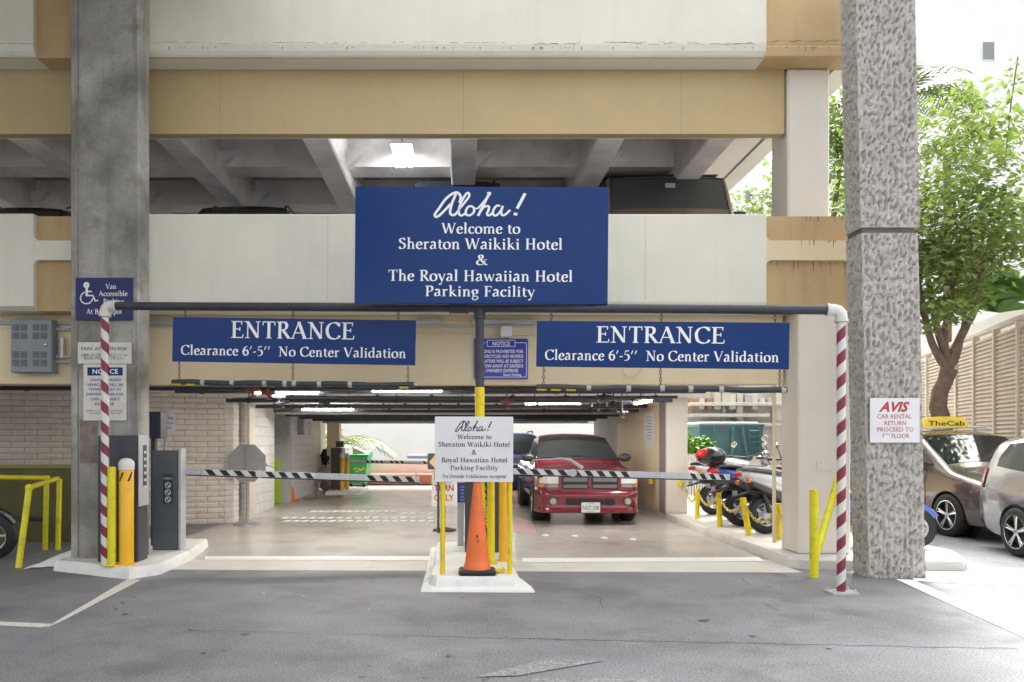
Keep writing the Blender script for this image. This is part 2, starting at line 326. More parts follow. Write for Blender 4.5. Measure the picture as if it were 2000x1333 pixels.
BLUE = M('sign_blue', (.002, .032, .155), .22, 0, .05, 2, spec=.22)
NAVY = M('sign_navy', (.01, .014, .11), .4, 0, .05, 2)
BLUE2 = M('sign_royal_blue', (.05, .06, .42), .35, 0, .05, 2)
LET = M('letter_white', (.8, .81, .82), .4, 0, 0)
LETK = M('letter_dark', (.03, .035, .06), .4, 0, 0)
LETB = M('letter_blue', (.03, .06, .3), .4, 0, 0)
LETR = M('letter_red', (.42, .03, .05), .4, 0, 0)
SWH = M('sign_white', (.72, .73, .75), .4, 0, .05, 3)
SAGED = M('sign_aged', (.68, .67, .60), .45, 0, .06, 3, patch=.3, pcol=(.5, .42, .28), pscale=6)
YEL = M('yellow_paint', (.78, .60, .0), .4, 0, .06, 5, .2, 40, patch=.55, pcol=(.42, .28, .03), pscale=9)
YELG = M('safety_yellow', (.72, .66, .01), .42, 0, .06, 5, .2, 40, patch=.55, pcol=(.30, .26, .05), pscale=10)
AMB = M('amber_sleeve', (.85, .46, .01), .35, 0, .05, 4, patch=.3, pcol=(.6, .3, .03), pscale=7)
PIPE = M('dark_pipe', (.035, .04, .052), .45, 0, .3, 9, .5, 40)
GALV = M('grey_metal', (.32, .34, .36), .4, .5, .1, 5)
LGREY = M('light_grey_metal', (.55, .56, .58), .4, .3, .08, 5)
DGREY = M('dark_cabinet', (.055, .06, .07), .4, .1, .08, 5)
MGREY = M('mid_grey_cabinet', (.12, .14, .155), .38, .1, .08, 5)
BLK = M('black_rubber', (.018, .018, .02), .6, 0, .2, 9)
BLKG = M('black_gloss', (.02, .02, .022), .15, 0, 0)
CHR = M('chrome', (.75, .75, .76), .12, 1, 0)
ORG = M('cone_orange', (.82, .17, .04), .5, 0, .08, 5, .15, 30, patch=.5, pcol=(.50, .14, .06), pscale=7)
BRK = M('split_face_block', (.70, .63, .57), .8, 0, .1, 6, .8, 40)
BRK2 = M('split_face_block_light', (.8, .75, .7), .8, 0, .08, 6, .8, 40)
MORT = M('mortar', (.38, .35, .32), .85, 0, .1, 8)
BLKW = M('painted_block', (.70, .69, .68), .6, 0, .05, 3, .3, 50)
OLIVE = M('olive_wall', (.14, .125, .045), .7, 0, .15, 2, .3, 40, streak=.4, scol=(.06, .055, .03))
LINE = M('road_paint', (.62, .60, .55), .7, 0, .12, 20, .6, 150, patch=.35, pcol=(.35, .34, .33), pscale=22)
LINEW = M('road_paint_white', (.78, .78, .77), .6, 0, .08, 20, .4, 150)
LAMP = M('lamp_white', (1, .95, .86), emit=34)
GLASS = M('tinted_glass', (.018, .024, .026), .04, 0, 0, spec=.6)

# ------------------------------------------------------------------ ground, floors, markings
g = MB()
def ground_z(x, y):
    t = min(1, max(0, (x - 5.9) / 1.2)); return -.12 * t * t * (3 - 2 * t)
xs = [-150, -40, -12, 0, 5.9, 6.2, 6.5, 6.8, 7.1, 12, 40, 150]; ys = [-60, -10, 0, 6, 12, 24, 40, 160]
g.grid(lambda u, v: (xs[round(u * (len(xs) - 1))], ys[round(v * (len(ys) - 1))], ground_z(xs[round(u * (len(xs) - 1))], 0)), len(xs) - 1, len(ys) - 1)
g.build('asphalt_road', ASPH, kind='structure', smooth=True)
MB().prism([(-4.3, 9.35), (3.86, 9.35), (3.86, 23.6), (-4.5, 23.6)], -.05, .004).build('garage_floor', CONC, kind='structure')
MB().prism([(-3.6, 8.62), (3.86, 8.42), (3.86, 9.346), (-3.6, 9.346)], -.05, .004).build('concrete_apron', APRON, kind='structure')
def paint(name, pts, mat=LINE, z=.006):
    MB().prism([(p.x, p.y) for p in pts], z - .003, z).build(name, mat, kind='structure')
paint('road_marking', [G(88, 1228), G(112, 1219), G(275, 1134), G(252, 1131)])
paint('road_marking', [G(-60, 1213), G(-60, 1220), G(80, 1227), G(108, 1220.5)])
paint('road_marking', [G(400, 1088), G(400, 1095), G(845, 1096), G(845, 1088)], LINEW, .010)
paint('road_marking', [G(1020, 1092), G(1020, 1100), G(1495, 1098), G(1480, 1090)], LINEW, .010)
def slanted(name, pts, mat=LINEW):
    MB().add([(p.x, p.y, ground_z(p.x, 0) + .006) for p in pts], [tuple(range(len(pts)))]).build(name, mat, kind='structure')
slanted('road_marking', [G(1748, 1132), G(1783, 1134), G(2080, 1262), G(2080, 1283)])
slanted('road_marking', [G(1783, 1130), G(1960, 1140), G(1960, 1145), G(1783, 1136)])
slanted('road_marking', [G(1885, 1116), G(1905, 1116), G(1990, 1143), G(1965, 1143)])
# worn arrow at the bottom of the picture
WPN = M('worn_paint', (.245, .247, .255), .75, 0, .2, 30, .8, 120, patch=1, pcol=(.16, .163, .175), pscale=6, grain=.5, gscale=70)
for q_ in ([G(925, 1324), G(1060, 1291), G(1180, 1292), G(1010, 1322)], [G(1042, 1326), G(1290, 1328), G(1290, 1345), G(1030, 1345)]):
    MB().add([(p.x, p.y, .006) for p in q_], [(0, 1, 2, 3)]).build('worn_arrow_marking', WPN, kind='structure')
# asphalt cracks and the seam across the drive: thin recessed-looking tar lines
def crack(pts, w=.006):
    mb = MB()
    for a, b in zip(pts[:-1], pts[1:]):
        d = (b - a); d.z = 0; n_ = Vector((-d.y, d.x, 0)).normalized() * w / 2
        mb.add([(a - n_) + Vector((0, 0, .003)), (b - n_) + Vector((0, 0, .003)), (b + n_) + Vector((0, 0, .003)), (a + n_) + Vector((0, 0, .003))], [(0, 1, 2, 3)])
    mb.build('asphalt_crack', M('crack_tar', (.045, .045, .045), .8, 0, .1, 9), kind='structure')
random.seed(9)
def wob(p0, p1, n, a): return [G(p0[0] + (p1[0] - p0[0]) * i / n + random.uniform(-a, a) * 2, p0[1] + (p1[1] - p0[1]) * i / n + random.uniform(-a, a) * .6) for i in range(n + 1)]
crack(wob((370, 1232), (1000, 1248), 26, 2)); crack(wob((1000, 1248), (1990, 1268), 40, 1.6), .008)
crack(wob((1120, 1150), (1175, 1172), 4, 2)); crack(wob((1172, 1172), (1176, 1188), 3, 1)); crack(wob((1448, 1130), (1464, 1143), 3, 1)); crack(wob((1490, 1178), (1520, 1193), 3, 1))
crack(wob((352, 1162), (378, 1148), 3, 1), .004); crack(wob((1175, 1188), (1430, 1180), 10, 2), .004)

random.seed(51)
m = MB(); mw_ = MB()
for i in range(90):
    px, py = random.uniform(150, 1650), random.choice([random.uniform(1118, 1200), random.uniform(1118, 1330)]); c = G(px, py); r_ = random.uniform(.006, .03) * (1.6 if i % 7 == 0 else 1); tgt = mw_ if i % 4 == 0 else m
    if i % 4 == 0: r_ *= .4
    tgt.add([(c.x + r_ * random.uniform(.7, 1.2) * math.cos(2 * PI * k / 9), c.y + r_ * random.uniform(.7, 1.2) * math.sin(2 * PI * k / 9), .0035) for k in range(9)], [tuple(range(9))])
m.build('oil_drips', M('oil_spot', (.06, .058, .056), .4), kind='structure'); mw_.build('gum_specks', M('gum_speck', (.5, .5, .48), .7), kind='structure')

# ------------------------------------------------------------------ the parking garage
PF, BF = 9.0, 9.37            # panel face, beam face
GR = empty('parking_garage', (0, 9.0, 0), 'tan and cream multi-storey parking garage with open decks behind the blue signs', 'parking garage')
XR = 5.0
def rrect(x0, x1, z0, z1, r, corners):   # corners: set of 'bl','br','tl','tr' rounded
    pts = []
    for key, cx, cz, a0 in (('bl', x0, z0, 180), ('br', x1, z0, 270), ('tr', x1, z1, 0), ('tl', x0, z1, 90)):
        if key in corners:
            ox = cx + (r if 'l' in key else -r); oz = cz + (r if key[0] == 'b' else -r)
            for k in range(6): t = R(a0 + 18 * k); pts.append((ox + r * math.cos(t), oz + r * math.sin(t)))
        else: pts.append((cx, cz))
    return pts
def spandrel(z0, z1, ch):
    # tan core with cream panels proud of it
    MB().prism([(PF + .07, z0), (PF + .07, z1 - .01), (BF - .02, z1 - .01), (BF - .02, z0)], -14, XR, 'yz').build('spandrel_core', TAN, GR)
    a, b, e_ = XX(205, PF), XX(1497, PF), XX(65, PF)
    m = MB()
    if not ch: # lower deck, with the rounded recesses and the band between them at both ends
        c, d = ZZ(470, PF), ZZ(508, PF)
        m.prism([(z0 + .05, PF + .02), (z0 + .015, PF + .05), (z0, PF + .09), (z0, BF - .021), (z1, BF - .021), (z1, PF + .015), (z1 - .015, PF), (z0 + .10, PF)][::-1] and
                [(PF + .02, z0 + .05), (PF + .05, z0 + .015), (PF + .09, z0 - .002), (BF - .021, z0 - .002), (BF - .021, z1), (PF + .015, z1), (PF, z1 - .015), (PF, z0 + .1)], a, b, 'yz')
        m.build('spandrel_panel', CREAM, GR)
        for x0, x1, k in ((-14, XX(-220, PF), 0), (XX(-220, PF) + .0, a - .0, 1)):
            pass
        for (x0, x1, side) in ((e_, a, 'l'), (b, XR + .0, 'r')):
            band = MB().prism([(x0, c), (x1, c), (x1, d), (x0, d)][::-1], PF + .004, PF + .069, 'xz')
            # rounded inner corners of the recesses, as fillets beside the panel
            xe = x0; s_ = 1; r = .07
            for zc, dz in ((c, 1), (d, -1)):
                pts = [(xe, zc)] + [(xe + s_ * (r - r * math.cos(R(t))), zc + dz * (r - r * math.sin(R(t)))) for t in range(90, -1, -15)][::-1]
                pts = [(xe, zc), (xe + s_ * r, zc)] + [(xe + s_ * (r - r * math.sin(R(t))), zc + dz * (r - r * math.cos(R(t)))) for t in range(0, 91, 15)]
                band.prism(pts, PF + .005, PF + .068, 'xz')
            band.build('spandrel_band', CREAM if side == 'l' else BCRM, GR)
        MB().prism([(PF + .0, z0 + .05), (PF + .09, z0 - .002), (BF - .021, z0 - .002), (BF - .021, z1), (PF, z1)], -14, e_, 'yz').build('spandrel_panel', CREAM, GR)
    else:
        # upper deck: one wide panel whose lower edge turns under, tan recess right and left
        for x0, x1 in ((a, b), (-14, e_)):
            MB().prism([(PF, z0 + .13), (PF + .02, z0 + .06), (PF + .05, z0 + .02), (PF + .09, z0 - .002), (BF - .021, z0 - .002), (BF - .021, z1), (PF, z1)], x0, x1, 'yz').build('spandrel_panel', CREAM, GR)
        MB().prism([(PF + .05, z0 + .14), (PF + .04, z0 + .12), (PF + .04, z0 + .012), (PF + .069, z0 - .003), (PF + .069, z0 + .14)], b, XR, 'yz').build('drip_moulding', TAN, GR)
Z0, Z1 = ZZ(606, PF), ZZ(418, PF)
spandrel(Z0, Z1, False)
U0 = ZZ(108, PF); U1 = U0 + 1.17
spandrel(U0, U1, True)
# weather cracks, form joints and drip stains on the panels
random.seed(33)
GRM_ = M('grime', (.17, .15, .12), .8, 0, .3, 12)
def streakline(x0, x1, z, amp, w, gaps=.3, parent=GR, y=PF - .0012):
    mb = MB(); x = x0; zz = z
    while x < x1:
        dx = random.uniform(.03, .09); z2 = z + (zz - z) * .8 + random.uniform(-amp, amp)
        if random.random() > gaps: h = w * random.uniform(.4, 1.2); mb.add([(x, y, zz - h), (x + dx, y, z2 - h), (x + dx, y, z2 + h), (x, y, zz + h)], [(0, 1, 2, 3)])
        x += dx; zz = z2
    o = mb.build('weather_crack', GRM_, parent, fix=False); o['kind'] = 'stuff'
streakline(XX(300, PF), XX(1487, PF), U0 + .15, .006, .0025, .45); streakline(XX(1000, PF), XX(1487, PF), U0 + .135, .01, .003, .3); streakline(XX(0, PF), XX(62, PF), U0 + .14, .006, .003)
streakline(XX(1500, PF), 4.95, U0 + .17, .012, .005, .05, y=PF + .0388 - .04 + .028)
def drips(x0, x1, ztop, n, lmax, y, par=GR):
    mb = MB()
    for _ in range(n):
        x = random.uniform(x0, x1); L_ = random.uniform(.2, 1) ** 2 * lmax; w = random.uniform(.002, .009)
        mb.add([(x - w, y, ztop), (x + w, y, ztop), (x + w * .5, y, ztop - L_ * .7), (x, y, ztop - L_), (x - w * .6, y, ztop - L_ * .6)], [(0, 1, 2, 3, 4)])
    o = mb.build('drip_stain', GRM_, par, fix=False); o['kind'] = 'stuff'
drips(XX(1520, PF), 4.9, ZZ(470, PF), 13, .10, PF + .0028); drips(XX(1510, PF), 4.9, ZZ(510, PF), 13, .26, PF + .0688); drips(XX(1570, PF), 4.9, Z1 - .01 if False else ZZ(420, PF), 8, .1, PF + .0688)
drips(XX(1500, PF), 4.9, U0 + .125, 20, .08, PF + .0388); drips(XX(300, PF), XX(1487, PF), U0 + .10, 70, .05, PF + .004)
for px in (640, 1260): MB().box(XX(px, PF), XX(px, PF) + .004, PF - .0012, PF - .0002, Z0 + .12, Z1 - .02).build('form_joint', M('panel_joint', (.4, .39, .34), .7), GR)  # form joints as thin darker strips with their own colour
for px in (430, 905, 1330): MB().box(XX(px, BF), XX(px, BF) + .004, BF - .0012, BF - .0002, ZZ(262, BF) + .01, U0 - .01).build('form_joint', M('beam_joint', (.30, .22, .11), .7), GR)
# edge beams
B0, B1 = ZZ(750, BF), Z0
MB().box(-14, 4.05, BF, BF + .32, B0, B1 + .1).build('edge_beam', BCRM, GR)
MB().box(-14, 4.06, BF - .012, BF - .001, B1 - .16, B1 - .135).build('beam_ledge', LGREY, GR)
T0 = ZZ(262, BF)
MB().box(-14, 4.07, BF, BF + .13, T0, U0 + .1).build('edge_beam', BTAN, GR)
MB().box(-14, 4.07, BF + .13, BF + .15, T0 - .001, U0 + .1).build('edge_beam_back', SOFF, GR)
# decks
MB().box(-14, XR - .3, BF + .325, 24, B1 - .05, 3.33).build('deck_slab', SOFF, GR)
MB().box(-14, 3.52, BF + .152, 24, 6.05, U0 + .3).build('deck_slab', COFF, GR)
MB().box(3.522, XR - .34, BF - .018, 24, 6.22, U0 + .3).build('deck_slab', WHITE, GR)
for k in range(4): MB().box(-14, XR, PF + .01, 24, 9.6 + 3.1 * k, 10.8 + 3.1 * k).build('upper_deck', CREAM, GR)
# side parapets
MB().box(XR - .3, XR - .001, BF, 24, Z0, Z1).build('side_spandrel', CREAM, GR)
MB().box(XR - .3, XR - .001, BF, 24, U0, U1).build('side_spandrel', CREAM, GR)
# ribs of the upper deck ceiling
for k in range(-5, 5):
    xr = XX(932, 9.5) + k * 1.905
    if xr > 3.4: continue
    MB().bbox(xr - .36, xr, BF + .151, 24, T0, 6.049, .02).build('ceiling_rib', SOFF, GR)
MB().bbox(3.16, 3.52, BF + .151, 24, T0, 6.049, .02).build('ceiling_rib', SOFF, GR)
for k in range(5):
    y = 11.1 + 1.78 * k
    for j in range(-5, 5):
        x0 = XX(932, 9.5) + j * 1.905 + .001; x1 = min(x0 + 1.905 - .362, 3.159)
        if x1 - x0 > .3:
            MB().box(x0, x1, y, y + .45, 5.62, 6.048).build('cross_rib', SOFF, GR)
            # haunch where the cross rib meets the rib
            MB().prism([(x0, 5.8), (x0 + .28, 5.8), (x0, 5.55)][::-1], y - .16, y - .001, 'xz').build('haunch', SOFF, GR)
# columns of the right corner
MB().bbox(4.09, 4.62, BF - .05, BF + .45, 3.33, U0 - .003, .02).build('corner_column', WHITE, GR)
MB().bbox(4.09, 4.73, PF + .02, PF + .52, .12, Z0 - .004, .02).build('corner_column', WHITE, GR)
MB().bbox(3.86, 4.28, 14.1, 14.55, .12, 2.9, .015).build('column', WHITE, GR)
MB().box(3.84, 3.859, 14.1, 14.5, .12, 2.9).build('column_guard', M('mauve_guard', (.25, .2, .23), .5), GR)
MB().bbox(4.4, 4.72, 19.5, 19.9, .0, 2.9, .015).build('column', WHITE, GR)
MB().bbox(-4.12, -3.74, 22.3, 22.7, 0, 2.2, .015).build('column', BCRM, GR)
MB().bbox(XX(597, 21.5), XX(612, 21.5), 21.5, 23.4, 0, 2.3, .01).build('column', WHITE, GR)
# ground floor ceiling: cross beams
for k in range(9):
    y = 10.6 + 1.62 * k
    MB().box(-7.5, 4.6, y, y + .38, 2.36 - .02 * k, B1 - .051).build('ceiling_beam', SOFF, GR)
MB().box(-7.5, 4.6, 23.6, 24.0, 2.06, B1 - .051).build('ceiling_beam', WHITE, GR)
# end wall on the far side behind the brick room and the closing walls of the decks
MB().box(-14, -7.6, 14.2, 24, 0, 3).build('room_wall', OLIVE, GR)

# unseen canopy, added out of frame above the camera to darken the upper left
e = empty('added_shade_canopy', (-8, 1, 0), 'unseen concrete slab on two columns, added to shade the upper left', 'canopy')
MB().box(-15, -2.6, -9, 8.3, 7.3, 7.9).build('deck', SOFF, e); MB().box(-2.598, -2.3, -9, 8.3, 6.9, 8.4).build('edge_beam', CREAM, e)
MB().box(-15, -2.6, 8.302, 8.6, 6.9, 8.4).build('front_beam', CREAM, e)
for x in (-14.2,): MB().bbox(x, x + .8, -6, -5.2, 0, 7.3, .03).build('column', CCOL, e); MB().bbox(x, x + .8, 5, 5.8, 0, 7.3, .03).build('column', CCOL, e)

# joints, pipes and conduits on the lower beam
m = MB()
for x0, x1, y_, r in ((-8.5, -3.6, 632, .018), (-3.62, -2.9, 641, .02)): m.cyl(W(905, y_, BF - .03) + Vector((x0, 0, 0)), W(905, y_, BF - .03) + Vector((x1, 0, 0)), r, 8)
m.build('beam_conduit', LGREY, label='grey conduit running along the tan beam behind the left entrance sign', cat='conduit', smooth=True)
def xbar(name, px0, px1, py, Y, h, d, mat, **k): return MB().bbox(XX(px0, Y), XX(px1, Y), Y - d, Y - .002, ZZ(py, Y) - h / 2, ZZ(py, Y) + h / 2, .006).build(name, mat, **k)
xbar('fluorescent_batten', 811, 865, 629, BF, .05, .06, LGREY, label='grey light batten on the beam just right of the left entrance sign', cat='light fitting', group='battens along the cream beam')
xbar('fluorescent_batten', 920, 1046, 630, BF, .05, .06, LGREY, label='grey light batten on the beam behind the dark upright pipe', cat='light fitting', group='battens along the cream beam')
m = MB().tube([W(865, 630, BF - .04), W(920, 630.5, BF - .04)], .008, 6); m.tube([W(811, 652, BF - .012), W(935, 653, BF - .012), W(975, 655, BF - .012)], .009, 6); m.tube([W(1000, 654, BF - .012), W(1046, 653, BF - .012)], .009, 6)
m.build('wall_conduit', BCRM, label='thin cream conduit leading to the white box above the notice', cat='conduit')
MB().bbox(XX(977, BF), XX(999, BF), BF - .1, BF - .001, ZZ(660, BF), ZZ(639, BF), .012).build('junction_box', SWH, label='small white box on the beam right above the blue notice', cat='junction box')
MB().tube([W(1218, 722, BF - .02)] + [W(1235 - 17 * math.cos(t), 722 + 14 * math.sin(t), BF - .03) for t in (.3, .8, 1.3, 1.8, 2.3, 2.8)] + [W(1252, 720, BF - .02)], .007, 6).build('hanging_cable', BCRM, label='loop of cream cable hanging below the right entrance sign', cat='cable', smooth=True)

# ceiling pipes in the ground floor garage
pm = [PIPE, GALV, M('white_pipe', (.6, .59, .58), .45), M('rust_pipe', (.22, .07, .05), .5)]
ORD = ['first', 'second', 'third', 'fourth', 'fifth', 'sixth', 'seventh', 'eighth', 'ninth', 'tenth', 'eleventh', 'twelfth', 'thirteenth', 'fourteenth', 'fifteenth', 'sixteenth']
random.seed(21)
spec = [(9.95, 2.27, -7.4, 3.7, .03, 0), (10.15, 2.30, -7.4, -1.0, .045, 2), (10.35, 2.24, -7.4, 2.4, .028, 0), (11.3, 2.26, -4.4, 3.7, .03, 0), (11.6, 2.30, -2.6, 3.7, .05, 2), (12.1, 2.22, -3.2, 3.5, .024, 0),
        (13.1, 2.22, -4.2, 3.7, .035, 0), (13.5, 2.27, -4.2, 3.7, .03, 1), (14.0, 2.17, -3.0, 3.0, .03, 0), (14.9, 2.2, -4.2, 3.7, .04, 0), (15.6, 2.14, -4, 3.7, .035, 0), (16.6, 2.15, -4.2, 3.7, .05, 2), (17.5, 2.12, -4.2, 3.7, .04, 0), (19, 2.12, -4.2, 3.7, .05, 0), (20.6, 2.1, -4.2, 3.7, .04, 0), (22, 2.08, -4.2, 3.7, .05, 1)]
for i, (y, z, x0, x1, r, k) in enumerate(spec):
    m = MB().tube([(x0, y, z), ((x0 + x1) / 2, y, z - .01), (x1, y, z)], r, 8)
    x = x0 + .4
    while x < x1 - .2:
        m.lathe((x, y, z), [(r + .012, -.03), (r + .012, .03)], 8, 'x'); m.box(x - .008, x + .008, y - .008, y + .008, z, 2.42); x += random.uniform(.7, 1.5)
    m.build('ceiling_pipe', pm[k], smooth=True, label='%s pipe slung across the low garage ceiling, %s from the entrance' % (('dark', 'grey metal', 'white', 'rusty')[k], ORD[i]), cat='pipe', group='%s pipes under the garage ceiling' % ('dark', 'grey metal', 'white', 'rusty')[k])
VPL = ['leftmost, above the block wall', 'above the stop sign', 'behind the middle of the left clearance bar', 'lower, left of the far opening', 'just above the right clearance bar end', 'above the right side of the pickup', 'above the pickup cab', 'above the far palm', 'right of the middle post', 'by the white column behind the pickup']
# clutter of valves and elbows
for i, (px, py, Y) in enumerate([(493, 762, 10.3), (524, 767, 10.3), (545, 775, 11.3), (552, 785, 12.1), (1180, 776, 10.4), (1198, 790, 11.4), (1168, 793, 12.2), (634, 786, 13.1), (990, 785, 12), (1215, 806, 13)]):
    p = W(px, py, Y); m = MB().ball(p, .05, 8, 6).cyl(p + Vector((-.1, 0, 0)), p + Vector((.1, 0, 0)), .03, 8).lathe(p + Vector((0, 0, -.1)), [(.05, 0), (.05, .012)], 10).cyl(p, p + Vector((0, 0, -.1)), .01, 6)
    m.cyl(p, Vector((p.x, p.y, 2.42)), .012, 6)
    m.build('pipe_valve', pm[3] if i in (0, 1, 8) else PIPE, smooth=True, label='small %s valve under the garage ceiling, %s' % ('red' if i in (0, 1, 8) else 'dark', VPL[i]), cat='valve', group='%s valves under the garage ceiling' % ('red' if i in (0, 1, 8) else 'dark'))

# ------------------------------------------------------------------ left concrete column
CF = 8.7; cx0, cx1 = XX(137, CF), XX(272, CF)
LC = empty('concrete_column', ((cx0 + cx1) / 2, CF, 0), 'tall bare grey concrete column on the left carrying the blue accessible parking sign', 'column')
MB().bbox(cx0, cx1, CF, CF + .296, 0, 9, .022).build('shaft', CCOL, LC)
m = MB()
for sgn, x in ((1, cx0 + .09),): m.box(x, x + .012, CF - .006, CF - .001, .15, 7)
m.box(cx0 + .12, XX(190, CF), CF - .007, CF - .001, ZZ(905, CF), ZZ(820, CF))
m.build('repair_patch', M('rough_patch', (.24, .20, .16), .9, 0, .35, 9, 1., 30), LC)
# ------------------------------------------------------------------ right hammered column (real relief)
HF = 8.1
hx0, hx1 = XX(1697, HF), XX(1808, HF); HD = .33; LEAN = -.112
def ham(seedv, w, h, z_base, cols, rows, face):
    vs = []
    for j in range(rows + 1):
        z = z_base + h * j / rows
        for i in range(cols + 1):
            u = w * i / cols
            e = min(i, cols - i, 3, j, rows - j) / 3.
            ridge = math.sin(u * 2 * PI / .058 + 1.6 * noise.noise(Vector((u * 3, 0, z * .9 + seedv)))) * .007
            n1 = noise.noise(Vector((u * 22, seedv, z * 14 + u * 9))) * .016 + noise.noise(Vector((u * 48, seedv + 5, z * 36))) * .010
            pit = noise.noise(Vector((u * 31, seedv + 9, z * 17 - u * 12))) + .35 * noise.noise(Vector((u * 50, seedv + 3, z * 33)))
            n1 -= .04 * min(1, max(0, (pit - .12) * 3.6))
            d = (ridge + n1) * .8 * (.25 + .75 * e)
            vs.append((u, z, d))
    return vs
def hammered(name, z0, z1, ins, seed_, par):
    vs = []; fs = []
    rows = int((z1 - z0) / .010)
    faces = [((hx1 - hx0) - 2 * ins, lambda u, z, d: Vector((hx0 + ins + u, HF + ins - d, z))),
             (HD, lambda u, z, d: Vector((hx0 + ins - d, HF + HD + ins - u, z))),
             (HD, lambda u, z, d: Vector((hx1 - ins + d, HF + ins + u, z)))]
    mb = MB()
    for k, (w, fn) in enumerate(faces):
        cols = int(w / .010); g_ = ham(seed_ + 31 * k, w, z1 - z0, z0, cols, rows, k); k0 = len(mb.v)
        for (u, z, d) in g_:
            p = fn(u, z, d); p.x += LEAN * z / 5.2; mb.v.append(p)
        for j in range(rows):
            for i in range(cols): a = k0 + j * (cols + 1) + i; mb.f.append((a, a + 1, a + cols + 2, a + cols + 1))
    # caps and back
    for z in (z0, z1):
        dx = LEAN * z / 5.2; mb.add([(hx0 + ins + dx, HF + ins, z), (hx1 - ins + dx, HF + ins, z), (hx1 - ins + dx, HF + HD + ins, z), (hx0 + ins + dx, HF + HD + ins, z)], [(0, 1, 2, 3)])
    mb.build(name, BUSH, par, fix=False, smooth=True, angle=60)
HC = empty('hammered_column', ((hx0 + hx1) / 2, HF, 0), 'tall column of rough hammered grey concrete with a white car rental sign', 'column')
zj = ZZ(450, HF)
hammered('shaft', -.05, zj - .03, .0, 3, HC)
hammered('shaft', zj + .03, 7.0, -.012, 77, HC)
MB().box(hx0 + .02 + LEAN * zj / 5.2, hx1 - .02 + LEAN * zj / 5.2, HF + .03, HF + HD, zj - .04, zj + .04).build('joint', M('joint_dark', (.16, .15, .14), .8, 0, .2, 9), HC)

# ------------------------------------------------------------------ kerbs and islands
def rough_prism(name, poly, z1, mat, taper=.03, **k):
    # polygon kerb with a sloping face and slightly uneven edge
    n = len(poly); c = Vector((sum(p[0] for p in poly) / n, sum(p[1] for p in poly) / n))
    P = []
    for i in range(n):
        a = Vector(poly[i]); b = Vector(poly[(i + 1) % n]); s_ = max(1, int((b - a).length / .12))
        for j in range(s_): P.append(a.lerp(b, j / s_))
    vs = []; fs = []; m_ = len(P)
    for lv, (dz, ins) in enumerate(((-.03, 0), (z1 * .5, taper * .5), (z1 - .02, taper), (z1, taper + .02))):
        for p in P:
            d = (c - p).normalized() * (ins + random.uniform(-.004, .004)); vs.append((p.x + d.x, p.y + d.y, dz + (random.uniform(-.003, .003) if lv > 0 else 0)))
    for l_ in range(3):
        for i in range(m_): fs.append((l_ * m_ + i, l_ * m_ + (i + 1) % m_, (l_ + 1) * m_ + (i + 1) % m_, (l_ + 1) * m_ + i))
    fs.append(tuple(3 * m_ + i for i in range(m_)))
    mb = MB(); mb.add(vs, fs); return mb.build(name, mat, smooth=True, angle=35, **k)
KH = .12
rough_prism('left_island', [(-4.75, 8.55), (-3.62, 8.0), (-3.4, 8.3), (-3.42, 9.4), (-3.62, 10.5), (-4.5, 10.5), (-4.72, 9.2)], KH, KERB, kind='structure')
m = MB()   # lumpy white ramp of old concrete left of the column
m.grid(lambda u, v: (lambda x, y: (x, y, .01 + .2 * math.sin(PI * v) * min(1, u * 1.6) + .015 * noise.noise(Vector((x * 9, y * 9, 1)))))(-5.15 + .72 * u, 8.62 + .35 * v + .42 * u), 16, 10)
m.build('concrete_ramp', KERB, kind='structure', smooth=True)
rough_prism('centre_island_base', [(G(822, 1151).x, 7.33), (G(1045, 1155).x, 7.31), (.6, 8.1), (.56, 10.2), (-.46, 10.2), (-.44, 8.1)], .045, KERB, .05, kind='structure')
rough_prism('centre_island', [(-.36, 7.5), (-.28, 7.38), (.52, 7.38), (.58, 7.5), (.54, 10.0), (-.36, 10.0)], KH + .02, KERB, .03, kind='structure')
rough_prism('right_kerb', [(3.86, 8.75), (4.1, 8.62), (5.8, 8.55), (5.88, 8.62), (6.18, 9.3), (6.15, 10.4), (5.8, 10.6), (5.8, 20), (3.86, 20)], KH, M('kerb_concrete', (.60, .585, .55), .65, 0, .08, 3, .5, 60, patch=.5, pcol=(.35, .33, .31), pscale=2.5), .02, kind='structure')
rough_prism('far_island', [(XX(640, 21), 20.6), (XX(708, 21), 20.6), (XX(715, 22), 22.6), (XX(640, 22), 23)], .1, KERB, .03, kind='structure')

